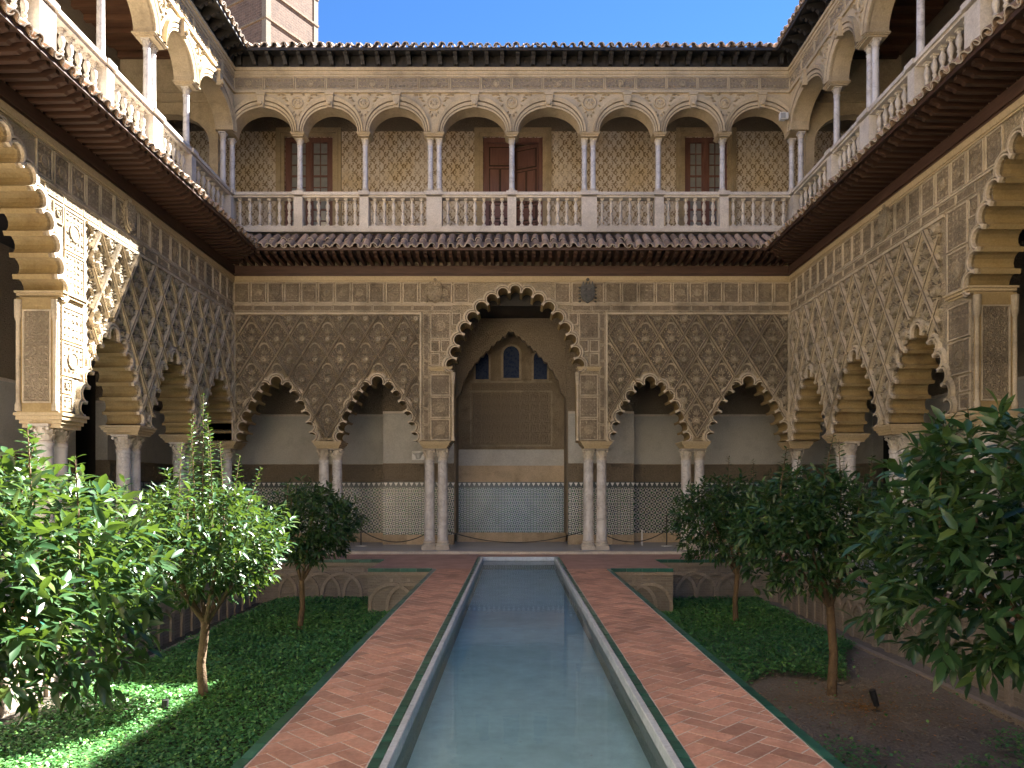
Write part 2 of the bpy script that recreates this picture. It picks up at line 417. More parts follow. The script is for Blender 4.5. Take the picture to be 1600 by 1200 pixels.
# ------------------------------------------------------------------ mesh helpers
class MB:
    def __init__(s):
        s.v = []; s.f = []
    def add(s, vs, fs):
        b = len(s.v)
        s.v += [tuple(p) for p in vs]
        s.f += [tuple(b + i for i in f) for f in fs]
        return s
    def box(s, x0, x1, y0, y1, z0, z1):
        return s.add([(x0, y0, z0), (x1, y0, z0), (x1, y1, z0), (x0, y1, z0), (x0, y0, z1), (x1, y0, z1), (x1, y1, z1), (x0, y1, z1)],
                     [(0, 3, 2, 1), (4, 5, 6, 7), (0, 1, 5, 4), (1, 2, 6, 5), (2, 3, 7, 6), (3, 0, 4, 7)])
    def prism(s, poly, y0, y1):
        """polygon in x,z extruded along y"""
        n = len(poly)
        vs = [(x, y0, z) for x, z in poly] + [(x, y1, z) for x, z in poly]
        fs = [tuple(range(n)), tuple(range(2 * n - 1, n - 1, -1))]
        fs += [(i, n + i, n + (i + 1) % n, (i + 1) % n) for i in range(n)]
        return s.add(vs, fs)
    def slab(s, poly, z0, z1):
        n = len(poly)
        vs = [(x, y, z0) for x, y in poly] + [(x, y, z1) for x, y in poly]
        fs = [tuple(range(n - 1, -1, -1)), tuple(range(n, 2 * n))]
        fs += [(i, (i + 1) % n, n + (i + 1) % n, n + i) for i in range(n)]
        return s.add(vs, fs)
    def lathe(s, prof, n=12, cx=0, cy=0, cz=0, axis='z'):
        vs = []
        for r, z in prof:
            for k in range(n):
                a = 2 * math.pi * k / n
                if axis == 'z':
                    vs.append((cx + r * math.cos(a), cy + r * math.sin(a), cz + z))
                else:
                    vs.append((cx + r * math.cos(a), cy + z, cz + r * math.sin(a)))
        fs = []
        for i in range(len(prof) - 1):
            for k in range(n):
                a, b2 = i * n + k, i * n + (k + 1) % n
                fs.append((a, b2, b2 + n, a + n))
        if prof[0][0] > 1e-4: fs.append(tuple(range(n - 1, -1, -1)))
        if prof[-1][0] > 1e-4: fs.append(tuple((len(prof) - 1) * n + k for k in range(n)))
        return s.add(vs, fs)
    def tube(s, pts, rad, n=7):
        pts = [Vector(p) for p in pts]
        vs = []; fs = []
        for i, p in enumerate(pts):
            t = (pts[min(i + 1, len(pts) - 1)] - pts[max(i - 1, 0)]).normalized()
            ref = Vector((0, 1, 0)) if abs(t.y) < 0.8 else Vector((1, 0, 0))
            a = t.cross(ref).normalized(); b2 = t.cross(a)
            r = rad[i] if isinstance(rad, (list, tuple)) else rad
            for k in range(n):
                q = 2 * math.pi * k / n
                vs.append(p + a * (r * math.cos(q)) + b2 * (r * math.sin(q)))
        for i in range(len(pts) - 1):
            for k in range(n):
                fs.append((i * n + k, i * n + (k + 1) % n, (i + 1) * n + (k + 1) % n, (i + 1) * n + k))
        fs.append(tuple(range(n))); fs.append(tuple((len(pts) - 1) * n + k for k in range(n)))
        return s.add(vs, fs)
    def strip(s, rings):
        """rings: equally long lists of points, skinned one to the next"""
        n = len(rings[0])
        vs = [p for r in rings for p in r]
        fs = []
        for i in range(len(rings) - 1):
            for k in range(n - 1):
                fs.append((i * n + k, i * n + k + 1, (i + 1) * n + k + 1, (i + 1) * n + k))
        return s.add(vs, fs)
    def leafp(s, cx, cz, ang, L, W, y0, h):
        """small carved leaf in the x,z plane standing out towards -y"""
        c, d = math.cos(ang), math.sin(ang)
        def P(a, b2, y): return (cx + a * c - b2 * d, y, cz + a * d + b2 * c)
        return s.add([P(0, 0, y0), P(L * .45, W / 2, y0), P(L, 0, y0), P(L * .45, -W / 2, y0), P(L * .5, 0, y0 - h)],
                     [(0, 1, 4), (1, 2, 4), (2, 3, 4), (3, 0, 4)])
    def mesh(s, name, mat, smooth=None, recalc=True):
        me = bpy.data.meshes.new(name)
        me.from_pydata(s.v, [], s.f)
        if recalc:
            bm = bmesh.new(); bm.from_mesh(me)
            bmesh.ops.recalc_face_normals(bm, faces=bm.faces)
            bm.to_mesh(me); bm.free()
        if mat: me.materials.append(M[mat])
        if smooth:
            me.polygons.foreach_set('use_smooth', [True] * len(me.polygons))
            me.set_sharp_from_angle(angle=R(smooth))
        me.update()
        return me

def link(name, me, parent=None, mx=None):
    o = bpy.data.objects.new(name, me)
    col.objects.link(o)
    if parent is not None: o.parent = parent
    if mx is not None: o.matrix_basis = mx
    return o

def obj(name, mb, mat, parent=None, smooth=None, mx=None):
    return link(name, mb.mesh(name, mat, smooth), parent, mx)

def T(x, y, z, rz=0.0, s=1.0):
    m = Matrix.Translation((x, y, z))
    if rz: m = m @ Matrix.Rotation(rz, 4, 'Z')
    if s != 1.0: m = m @ Matrix.Scale(s, 4)
    return m

def tag(o, label, cat, group=None):
    o['label'] = label; o['category'] = cat
    if 'kind' not in o: o['kind'] = 'thing'
    if group: o['group'] = group
    return o

def thing(name, label, cat, mx=None, group=None):
    return tag(link(name, None, None, mx), label, cat, group)

def struct(name, mb, mat, smooth=None, parent=None):
    o = obj(name, mb, mat, parent, smooth)
    if parent is None: o['kind'] = 'structure'
    return o

# ------------------------------------------------------------------ layout
FY = 19.25                      # facade plane
LX, RX = -7.32, 7.18            # side wall planes
TH = 0.67                       # lower wall thickness
BACK = -2.6
FRAME = {
    'far': T(0, FY, 0),
    'left': T(LX, FY, 0, R(90)),     # local x -> +Y (so the corner is x = 0 and the camera side is x < 0)
    'right': T(RX, FY, 0, R(-90)),   # local x -> -Y
}
ZS, ZB, ZT = 2.90, 4.70, 7.20   # springing of the small arches, of the great arches, wall top
PX = 1 / 60.0
SMALL = [(56, 0), (52, 14), (47, 30), (40, 46), (32, 62), (22, 77), (10, 89)]
GREAT = [(97, 0), (91, 21), (87, 40), (79, 58), (69, 75), (57, 91), (42, 105), (26, 116), (9, 124)]

def arch(c, kind, hw=None):
    pts = SMALL if kind == 's' else GREAT
    sx = 1.0 if hw is None else hw / (pts[0][0] * PX)
    return dict(c=c, zs=ZS if kind == 's' else ZB, kind=kind, pts=[(a * PX * sx, b * PX) for a, b in pts])

def lobe_circles(a):
    p = a['pts']
    seq = [(a['c'] - x, a['zs'] + z) for x, z in p] + [(a['c'] + x, a['zs'] + z) for x, z in reversed(p)]
    out = []
    for P, Q in zip(seq[:-1], seq[1:]):
        P = Vector(P); Q = Vector(Q); d = Q - P; c = d.length
        n = Vector((-d.y, d.x)) / c
        # horseshoe lobes parted by cusps with a flared foot
        out.append((P, Q, (P + Q) / 2 + n * (0.20 * c), 0.435 * c))
    return out

def isect(c1, r1, c2, r2):
    d = (c2 - c1); L = d.length
    a = (r1 * r1 - r2 * r2 + L * L) / (2 * L)
    h2 = r1 * r1 - a * a
    u = d / L
    return c1 + u * a + Vector((-u.y, u.x)) * math.sqrt(max(h2, 0))

def arch_line(a, off, seg=9):
    L = lobe_circles(a)
    pts = []
    n = len(L)
    for i, (P, Q, C, r) in enumerate(L):
        rr = r + off
        d = (Q - P).normalized()
        foot = math.atan2(-(C - (P + Q) / 2).length, 0.385 * (Q - P).length)
        if off < 0.004:
            A = P + d * (0.115 * (Q - P).length); B = Q - d * (0.115 * (Q - P).length)
        else:
            A = isect(L[i - 1][2], L[i - 1][3] + off, C, rr) if i else P
            B = isect(C, rr, L[i + 1][2], L[i + 1][3] + off) if i < n - 1 else Q
        a0 = math.atan2(A.y - C.y, A.x - C.x); a1 = math.atan2(B.y - C.y, B.x - C.x)
        da = -((a0 - a1) % (2 * math.pi))
        if da < -5.8: da = 0
        for k in range(seg + 1):
            t = a0 + da * k / seg
            pts.append((C.x + rr * math.cos(t), max(C.y + rr * math.sin(t), a['zs'])))
    return pts

def in_opening(arches, u, z, m):
    for a in arches:
        du = abs(u - a['c'])
        p = a['pts']
        if z < a['zs']:
            if a['kind'] == 'b' and du < p[0][0] + min(m, 0.03): return True
            continue
        h = z - a['zs']
        top = p[-1][1] + 0.16
        if h > top + m: continue
        hw = None
        for (x0, z0), (x1, z1) in zip(p[:-1], p[1:]):
            if z0 <= h <= z1:
                hw = x0 + (x1 - x0) * (h - z0) / (z1 - z0)
        if hw is None: hw = p[-1][0] * max(0.0, 1 - (h - p[-1][1]) / 0.4)
        if du < hw + m: return True
    return False

# ---------------------------------------------------------------- carved pieces
CW, CH = 0.66, 1.06
def cell_mb():
    mb = MB()
    def ring(s, y):
        cs = [(0, CH / 2 * s), (-CW / 2 * s, 0), (0, -CH / 2 * s), (CW / 2 * s, 0)]
        o = []
        for i in range(4):
            p, q = cs[i], cs[(i + 1) % 4]
            for k in range(4):
                t = k / 4
                o.append((p[0] + (q[0] - p[0]) * t, y, p[1] + (q[1] - p[1]) * t))
        return o + [o[0]]
    mb.strip([ring(0.985, -0.03), ring(0.945, -0.055), ring(0.91, -0.035), ring(0.875, -0.05), ring(0.845, 0.0)])
    g0, g1, g2 = ring(0.845, -0.005), ring(0.45, -0.005), ring(0.12, -0.005)
    mb.nf = len(mb.f)
    mb.strip([g0, g1, g2]); mb.add(g2[:-1], [tuple(range(16))])
    mb.ng = len(mb.f)
    # ogee head inside the lozenge
    pts_o, pts_i = [], []
    for k in range(9):
        t = math.pi * k / 8
        pts_o.append((0.145 * math.cos(t), -0.03, 0.20 + 0.15 * math.sin(t))); pts_i.append((0.11 * math.cos(t), -0.03, 0.20 + 0.11 * math.sin(t)))
    mb.strip([[(x, 0, z) for x, y, z in pts_o], pts_o, pts_i, [(x, 0, z) for x, y, z in pts_i]])
    mb.lathe([(0.0, -0.03), (0.03, -0.052), (0.06, -0.046), (0.075, -0.022), (0.09, -0.05), (0.108, 0.0)], 12, 0, 0, -0.09, 'y')
    for k in range(9):
        mb.leafp(0.10 * math.cos(k * 2 * math.pi / 9), -0.09 + 0.10 * math.sin(k * 2 * math.pi / 9), k * 2 * math.pi / 9, .06, .05, 0.0, 0.04)
    for an, L, W in ((90, 0.20, 0.06), (62, 0.17, 0.05), (118, 0.17, 0.05), (35, 0.14, 0.05), (145, 0.14, 0.05)):
        mb.leafp(0, 0.05, R(an), L, W, 0.0, 0.045)
    for an, L in ((-90, 0.17), (-60, 0.13), (-120, 0.13)):
        mb.leafp(0, -0.22, R(an), L, 0.05, 0.0, 0.04)
    for sx in (-1, 1):
        for (x, z, an, L) in ((0.15, -0.02, 20, 0.11), (0.15, 0.05, 70, 0.11), (0.12, -0.2, -30, 0.1), (0.10, 0.19, 75, 0.1), (0.18, -0.12, -5, 0.06), (0.05, 0.28, 80, 0.1), (0.215, 0.02, 100, 0.07), (0.06, -0.30, -70, 0.09), (0.135, 0.13, 110, 0.08), (0.155, -0.08, -60, 0.08), (0.03, 0.40, 60, 0.06)):
            mb.leafp(sx * x, z, R(an if sx > 0 else 180 - an), L, 0.045, 0.0, 0.042)
    return mb
CELL = cell_mb()
CELL.v = [(x, y * 1.55, z) for x, y, z in CELL.v]
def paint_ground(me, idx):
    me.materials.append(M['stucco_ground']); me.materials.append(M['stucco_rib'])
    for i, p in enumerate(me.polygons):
        if CELL.nf <= idx[i] < CELL.ng: p.material_index = 1  # shade in the recesses and rib grooves painted as darker stucco
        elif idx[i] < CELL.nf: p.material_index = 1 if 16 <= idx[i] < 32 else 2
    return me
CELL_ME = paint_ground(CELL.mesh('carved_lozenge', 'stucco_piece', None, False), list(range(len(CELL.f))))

_plaques = {}
def plaque_mesh(w, h, var, mat='stucco_plaque', d=0.03):
    key = (round(w, 2), round(h, 2), var, mat)
    if key in _plaques: return _plaques[key]
    mb = MB()
    r2 = random.Random(hash((var, 3)) & 0xff)
    b = min(0.022, w * 0.09, h * 0.09)
    def rect(sx, y): return [(-w / 2 + sx, y, -h / 2 + sx), (w / 2 - sx, y, -h / 2 + sx), (w / 2 - sx, y, h / 2 - sx), (-w / 2 + sx, y, h / 2 - sx), (-w / 2 + sx, y, -h / 2 + sx)]
    mb.strip([rect(0, 0.0), rect(0.002, -d), rect(b, -d), rect(b * 1.25, -d * 0.55)])
    q = rect(b * 1.25, -d * 0.55)[:4]
    mb.add(q, [(0, 1, 2, 3)])
    yb = -d * 0.55
    iw, ih = w - 2.6 * b, h - 2.6 * b
    nx = max(2, int(iw / 0.10)); nz = max(2, int(ih / 0.10))
    for i in range((nx + 1) // 2):
        for j in range(nz):
            x = (i + 0.5) / nx * iw - iw / 2; z = (j + 0.5) / nz * ih - ih / 2
            an = r2.uniform(0, 2 * math.pi); L = r2.uniform(0.08, 0.12)
            L = min(L, iw * .4, ih * .4)
            for sx in (1, -1):
                a2 = an if sx > 0 else math.pi - an
                mb.leafp(sx * x - L / 2 * math.cos(a2), z - L / 2 * math.sin(a2), a2, L, L * 0.45, yb, d * 0.7)
    if var % 2 == 0 and iw > 0.2 and ih > 0.2:
        rr = min(iw, ih) * 0.3
        mb.lathe([(rr, 0.0), (rr, -0.022), (rr * 0.8, -0.022), (rr * 0.78, -0.006), (rr * .5, -0.012), (0.0, -0.026)], 10, 0, yb, 0, 'y')
    me = mb.mesh('carved_plaque', mat, None, False)
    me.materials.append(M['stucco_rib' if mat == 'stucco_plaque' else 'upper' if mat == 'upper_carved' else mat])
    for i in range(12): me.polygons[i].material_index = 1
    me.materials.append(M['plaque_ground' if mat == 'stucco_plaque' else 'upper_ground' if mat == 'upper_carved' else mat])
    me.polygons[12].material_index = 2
    _plaques[key] = me
    return me

def plaque(parent, u, z, w, h, var, mat='stucco_plaque', d=0.03, name='carved_plaque'):
    return link(name, plaque_mesh(w, h, var, mat, d), parent, Matrix.Translation((u, 0.004, z)))

def shield(parent, u, z, mat, dark):
    mb = MB()
    def P(pts, y0, y1): mb.prism([(u + x, z + y) for x, y in pts], y1, y0)
    sh = [(-.15, .14), (.15, .14), (.15, -.06), (.11, -.16), (0, -.24), (-.11, -.16), (-.15, -.06)]
    P([(x * 1.22, y * 1.15) for x, y in sh], -0.02, -0.07)
    P(sh, -0.072, -0.10)
    mb.box(u - .012, u + .012, -.112, -.101, z - .20, z + .13); mb.box(u - .13, u + .13, -.112, -.101, z - .02, z + .004)
    for x, y in ((-.07, .07), (.07, .07), (-.06, -.10), (.06, -.10)):
        mb.lathe([(.045, .0), (.035, -.016), (.0, -.022)], 7, u + x, -.10, z + y, 'y')
    for x in (-.12, -.04, .04, .12):                  # crown points
        P([(x - .045, .17), (x + .045, .17), (x, .30)], -0.02, -0.09)
    P([(-.17, .15), (.17, .15), (.17, .19), (-.17, .19)], -0.02, -0.095)
    mb.lathe([(0, -0.04), (.04, -0.02), (.045, 0.0), (.04, .02), (0, .04)], 8, u, -0.06, z + .34, 'y')
    for sx in (-1, 1):
        for k in range(5):
            mb.leafp(u + sx * .16, z + .12 - k * .08, R(90 - sx * (70 + 12 * k)), .10, .06, -0.02, .05)
    o = obj('coat_of_arms', mb, mat, parent)
    o['label'] = 'blackened crowned shield' if dark else 'carved stone shield under a crown'
    return o

_k = 0
def lower_wall(key, label, u0, u1, arches, sebka, plaq_zone, frieze, detail):
    w = thing('arcade_wall', label, 'wall', FRAME[key], 'carved arcade walls of the court')
    arches = sorted(arches, key=lambda a: a['c'])
    bot = [(u0, ZS)]
    for a in arches:
        if a['kind'] == 'b': bot.append((a['c'] - a['pts'][0][0], ZS))
        bot += arch_line(a, 0.0)
        if a['kind'] == 'b': bot.append((a['c'] + a['pts'][0][0], ZS))
    bot += [(u1, ZS), (u1, ZT + 0.4), (u0, ZT + 0.4)]
    clean = [bot[0]]
    for p in bot[1:]:
        if (p[0] - clean[-1][0]) ** 2 + (p[1] - clean[-1][1]) ** 2 > 1e-7: clean.append(p)
    mb = MB().prism(clean, 0.0, TH)
    me = mb.mesh('carved_face', 'stucco', None)
    me.materials.append(M['soffit'])
    for p in me.polygons:
        if len(p.vertices) == 4 and abs(p.normal.y) < 0.3: p.material_index = 1
    link('carved_face', me, w)
    for a in arches:
        rings = []
        for off, y in ((0.0, 0.05), (0.0, -0.055), (0.022, -0.06), (0.028, -0.03), (0.044, -0.03), (0.05, -0.05), (0.078, -0.05), (0.115, 0.002)):
            rings.append([(x, y, z) for x, z in arch_line(a, off)])
        mb = MB().strip(rings)
        # ring on the gallery side, so the arch reads from both faces
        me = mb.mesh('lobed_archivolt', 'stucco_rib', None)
        me.materials.append(M['rim']); me.materials.append(M['stucco_ground'])  # pale plaster rim also carries its lit edge; groove shade painted in dark
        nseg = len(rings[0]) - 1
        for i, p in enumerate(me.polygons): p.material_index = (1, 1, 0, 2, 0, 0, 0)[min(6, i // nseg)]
        link('lobed_archivolt', me, w)
    # lozenge fields
    for (a0, a1, z0, z1, phase) in sebka:
        nrow = int((z1 - z0) / (CH / 2)) + 3
        for j in range(-1, nrow):
            zc = z1 - 0.02 - CH / 2 - (j - 0) * CH / 2
            x = a0 + phase + (CW / 2 if j % 2 else 0) - CW * 2
            while x < a1 + CW:
                ok = [(a0 <= x + p[0] <= a1 and z0 <= zc + p[2] <= z1 and not in_opening(arches, x + p[0], zc + p[2], 0.13)) for p in CELL.v]
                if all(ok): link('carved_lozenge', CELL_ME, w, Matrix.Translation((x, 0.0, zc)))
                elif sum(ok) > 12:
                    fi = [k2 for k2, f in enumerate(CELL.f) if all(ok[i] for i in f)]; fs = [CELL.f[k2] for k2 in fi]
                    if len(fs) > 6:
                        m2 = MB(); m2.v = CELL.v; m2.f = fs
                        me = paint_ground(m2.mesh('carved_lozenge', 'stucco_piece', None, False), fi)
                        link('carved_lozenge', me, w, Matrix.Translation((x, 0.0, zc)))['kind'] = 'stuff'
                x += CW
        # moulded frame round the field
        fr = MB()
        t = 0.05
        fr.box(a0 - t, a1 + t, -0.045, 0.003, z1, z1 + t)
        for e in (a0 - t, a1):
            if not in_opening(arches, e + t / 2, ZS + 0.3, 0.0): fr.box(e, e + t, -0.04, 0.003, ZS + 0.02, z1)
        obj('field_frame', fr, 'stucco_rib', w)
    # plaques
    pz = plaq_zone
    k = 0
    for (a0, a1, z0, z1, pw, ph) in pz:
        nu = max(1, round((a1 - a0) / pw)); nz = max(1, round((z1 - z0) / ph))
        def put(uc, zc, cw, chh, lev):
            global _k
            bad = any(in_opening(arches, uc + sx * cw * .5, zc + sz * chh * .5, 0.10) for sx in (-1, 0, 1) for sz in (-1, 0, 1))
            if not bad:
                _k += 1
                plaque(w, uc, zc, cw - .03, chh - .03, _k % 5)
            elif lev and min(cw, chh) > .3:
                for sx in (-1, 1):
                    for sz in (-1, 1): put(uc + sx * cw / 4, zc + sz * chh / 4, cw / 2, chh / 2, lev - 1)
        for i in range(nu):
            for j in range(nz):
                cw, chh = (a1 - a0) / nu, (z1 - z0) / nz
                put(a0 + cw * (i + .5), z0 + chh * (j + .5), cw, chh, 1)
    for (a0, a1) in frieze:
        n = round((a1 - a0) / 0.44)
        for i in range(n):
            uc = a0 + (a1 - a0) * (i + .5) / n
            if any(a['kind'] == 'b' and abs(uc - a['c']) < 1.0 for a in arches): continue
            plaque(w, uc, 6.77, (a1 - a0) / n - .04, 0.53, (i * 7) % 5)
        n = round((a1 - a0) / 0.52)
        for i in range(n):
            uc = a0 + (a1 - a0) * (i + .5) / n
            if any(a['kind'] == 'b' and abs(uc - a['c']) < 1.45 for a in arches): continue
            plaque(w, uc, 6.37, (a1 - a0) / n - .03, 0.15, i % 3, d=0.022)
    tr = MB()
    for (a0, a1) in frieze:
        tr.box(a0, a1, -0.05, 0.003, 7.08, 7.19); tr.box(a0, a1, -0.03, 0.003, 7.045, 7.079)
    obj('top_moulding', tr, 'trim', w)
    sm = MB()
    for (a0, a1) in frieze:
        segs = [(a0, a1)]
        for a in arches:
            if a['kind'] != 'b': continue
            ns = []
            for s0, s1 in segs:
                c0, c1 = a['c'] - 1.02, a['c'] + 1.02
                if c1 <= s0 or c0 >= s1: ns.append((s0, s1)); continue
                if c0 > s0: ns.append((s0, c0))
                if c1 < s1: ns.append((c1, s1))
            segs = ns
        for s0, s1 in segs:
            sm.box(s0, s1, -0.028, 0.003, 6.455, 6.49)
    obj('string_moulding', sm, 'stucco_rib', w)
    return w

def impost(w, u, width, z0, z1, mat='trim', depth=TH):
    """moulded block laid through the wall over a column pair or a pillar"""
    mb = MB()
    h = z1 - z0
    for a, b2, g in ((0, .28, -.05), (.28, .52, -.02), (.52, .8, .015), (.8, 1.0, .04)):
        mb.box(u - width / 2 - g, u + width / 2 + g, -0.012 - g - .02, depth + 0.02 + g, z0 + h * a + (0.001 if a else 0), z0 + h * b2)
    return obj('impost', mb, mat, w)

# ------------------------------------------------------------------ ground, paths, beds, pool
BX0, BX1 = -6.05, 6.15          # outer walls of the sunken beds
PL0, PL1 = -1.618, -0.90        # left path
PR0, PR1 = 1.10, 1.907          # right path
BEDZ = -1.0
YB, YK = 17.33, 15.40           # far bed walls, projecting blocks
YS = 18.84                      # gallery step
NY = -2.0

g = MB(); g.add([(-300, -300, -1.7), (300, -300, -1.7), (300, 300, -1.7), (-300, 300, -1.7)], [(0, 1, 2, 3)])
struct('ground', g, 'soil')

def soil_sheet(x0, x1):
    nx, ny = 40, 90
    mb = MB()
    for j in range(ny + 1):
        for i in range(nx + 1):
            x = x0 + (x1 - x0) * i / nx; y = NY + (YB + .05 - NY) * j / ny
            z = BEDZ + 0.025 * math.sin(x * 2.1 + y * .7) + 0.02 * math.sin(y * 1.9 - x) + rng.uniform(-.012, .012)
            mb.v.append((x, y, z))
    for j in range(ny):
        for i in range(nx):
            a = j * (nx + 1) + i
            mb.f.append((a, a + 1, a + nx + 2, a + nx + 1))
    return mb
struct('left_bed_ground', soil_sheet(BX0 - .02, PL0 - .02), 'shade_dark_soil', 60)
struct('right_bed_ground', soil_sheet(PR1 + .02, BX1 + .02), 'soil', 60)

def herringbone(name, x0, x1, y0, y1):
    st = struct(name, MB().box(x0 - .018, x1 + .018, NY, YK, -1.15, -0.002), 'grout')
    w = 0.148
    gap = 0.013
    c, s = math.cos(R(45)), math.sin(R(45))
    full = {}
    cnt = 0
    def clip(poly):
        for ax, lim, sg in ((0, x0, 1), (0, x1, -1), (1, y0, 1), (1, y1, -1)):
            out = []
            for i in range(len(poly)):
                p, q = poly[i], poly[(i + 1) % len(poly)]
                dp, dq = sg * (p[ax] - lim), sg * (q[ax] - lim)
                if dp >= 0: out.append(p)
                if dp * dq < 0:
                    t = dp / (dp - dq)
                    out.append((p[0] + (q[0] - p[0]) * t, p[1] + (q[1] - p[1]) * t))
            poly = out
            if len(poly) < 3: return []
        return poly
    rest = MB()
    todo = []
    for a in range(-150, 150):
        for b2 in range(-80, 80):
            ox, oy = a + 2 * b2, a - 2 * b2
            for kind, (bx0, by0, bx1, by1) in ((0, (0, 0, 2, 1)), (1, (0, 1, 1, 3))):
                q = [(ox + bx0, oy + by0), (ox + bx1, oy + by0), (ox + bx1, oy + by1), (ox + bx0, oy + by1)]
                cx = sum(p[0] for p in q) / 4 * w; cy = sum(p[1] for p in q) / 4 * w
                wx, wy = cx * c - cy * s + (x0 + x1) / 2, cx * s + cy * c + 5
                if wx < x0 - .3 or wx > x1 + .3 or wy < y0 - .3 or wy > y1 + .3: continue
                hx, hy = (bx1 - bx0) * w / 2 - gap / 2, (by1 - by0) * w / 2 - gap / 2
                loc = [(-hx, -hy), (hx, -hy), (hx, hy), (-hx, hy)]
                loc = [(px * c - py * s, px * s + py * c) for px, py in loc]
                wp = [(px + wx, py + wy) for px, py in loc]
                todo.append((wy, kind, loc, wp, wx))
    todo.sort(key=lambda t: t[0])
    for wy, kind, loc, wp, wx in todo:
        cp = clip(wp)
        if not cp: continue
        zt = rng.uniform(-0.0008, 0.0022)
        whole = len(cp) == 4 and all(abs(p[0] - q[0]) + abs(p[1] - q[1]) < 1e-6 for p, q in zip(cp, wp))
        if cnt >= 300:
            rest.slab(cp, -0.02, zt); continue
        cnt += 1
        if whole:
            if kind not in full: full[kind] = MB().slab(loc, -0.02, 0.0).mesh('paving_brick', 'brick')
            me = full[kind]
            ox, oy = wx, wy
        else:
            ox, oy = sum(p[0] for p in cp) / len(cp), sum(p[1] for p in cp) / len(cp)
            me = MB().slab([(p[0] - ox, p[1] - oy) for p in cp], -0.02, 0.0).mesh('paving_brick', 'brick')
        link('paving_brick', me, st, T(ox, oy, zt))
    if rest.f:
        o = obj('paving_brick', rest, 'brick', st); o['kind'] = 'stuff'
    return st
lpath = herringbone('left_path', PL0, PL1, 2.6, YK)
rpath = herringbone('right_path', PR0, PR1, 2.6, YK)
# paved apron round the far end of the pool
ap = MB()
LB = -0.059
ap.box(-3.05, PL1, YK + .021, YB + .2, LB + .003, 0.0); ap.box(PR0, 3.30, YK + .021, YB + .2, LB + .003, 0.0)
ap.box(BX0 - 1.2, PL1, YB + .201, YS - .002, LB + .003, 0.0); ap.box(PR0, BX1 + 1.2, YB + .201, YS - .002, LB + .003, 0.0)
ap.box(BX0 - .02, -3.051, YB + .021, YB + .2, LB + .003, 0.0); ap.box(3.301, BX1 + .02, YB + .021, YB + .2, LB + .003, 0.0)
ap.box(-3.0, PL1, YK + .19, YB + .2, -1.15, LB); ap.box(PR0, 3.25, YK + .19, YB + .2, -1.15, LB)
ap.box(BX0 - 1.2, PL1, YB + .21, YS - .003, -1.15, LB); ap.box(PR0, BX1 + 1.2, YB + .21, YS - .003, -1.15, LB)
ap.box(PL1 + .001, PR0 - .001, 18.132, YS - .003, -1.15, -0.001)
struct('far_paving', ap, 'apron')
sw = MB()
sw.box(LX + .25, BX0 - .021, NY, YB + .2, LB + .003, 0.0); sw.box(BX1 + .021, RX - .25, NY, YB + .2, LB + .003, 0.0)
sw.box(LX + .25, BX0 - .19, NY, YB, -1.15, LB); sw.box(BX1 + .19, RX - .25, NY, YB, -1.15, LB)
struct('side_paving', sw, 'apron')

# green glazed edging along the beds
def edging(parent, x0, x1, y0, y1, n, along, lim=300, z=0.012):
    for i in range(n):
        if along == 'y':
            a, b2 = y0 + (y1 - y0) * i / n, y0 + (y1 - y0) * (i + 1) / n
            dx, dy = x1 - x0, b2 - a - .006
            cx, cy = (x0 + x1) / 2, (a + b2) / 2
        else:
            a, b2 = x0 + (x1 - x0) * i / n, x0 + (x1 - x0) * (i + 1) / n
            dx, dy = b2 - a - .006, y1 - y0
            cx, cy = (a + b2) / 2, (y0 + y1) / 2
        key = ('edge', round(dx, 3), round(dy, 3))
        if key not in _plaques: _plaques[key] = MB().box(-dx / 2, dx / 2, -dy / 2, dy / 2, -0.05, 0.0).mesh('glazed_tile', 'glaze')
        link('glazed_tile', _plaques[key], parent, T(cx + rng.uniform(-.002, .002), cy, z + rng.uniform(-.003, .003), rng.uniform(-.012, .012)))
edging(lpath, PL0 - .088, PL0 - .014, 3.2, YK, 44, 'y', z=.005)
edging(rpath, PR1 + .014, PR1 + .088, 3.2, YK, 44, 'y', z=.005)

# pool
PW0, PW1, PE = -0.765, 0.968, 18.0
pool = MB()
pool.box(PW0 - .12, PW1 + .12, 0.5, 18.13, -0.55, -0.30)
struct('pool_floor', pool, 'pool_floor')
pw = MB()
pw.box(PW0 - .048, PW0, 0.5, PE, -0.30, -0.03); pw.box(PW1, PW1 + .048, 0.5, PE, -0.30, -0.03); pw.box(PW0 - .1, PW1 + .1, PE + .001, 18.13, -0.30, -0.03)
struct('pool_walls', pw, 'pool_wall')
kerb = struct('pool_kerb', MB().box(PL1, PW0 - .049, 0.5, 18.13, -0.3, -0.03).box(PW1 + .049, PR0, 0.5, 18.13, -0.3, -0.03), 'grout')
for i in range(17):
    y0, y1 = 1.0 + i, min(2.0 + i - .006, 17.95)
    for x0, x1 in ((PW0 - .050, PW0 + .004), (PW1 - .004, PW1 + .050)):
        key = ('kerb', round(y1 - y0, 2))
        if key not in _plaques:
            h = (y1 - y0) / 2
            _plaques[key] = MB().prism([(-.027, -.09), (.027, -.09), (.027, -.008), (.022, 0), (-.022, 0), (-.027, -.008)], -h, h).mesh('kerb_stone', 'kerb')
        link('kerb_stone', _plaques[key], kerb, T((x0 + x1) / 2, (y0 + y1) / 2, 0.012))
link('kerb_stone', MB().box(PW0 - .09, PW1 + .09, -.05, .05, -.09, 0.0).mesh('kerb_stone', 'kerb'), kerb, T(0, 18.005, 0.011))
edging(kerb, PL1 + .012, PW0 - .056, 3.2, 18.12, 96, 'y', z=0.004)
edging(kerb, PW1 + .056, PR0 - .012, 3.2, 18.12, 96, 'y', z=0.004)
edging(kerb, PW0 - .09, PW1 + .09, 18.06, 18.128, 12, 'x', z=0.004)
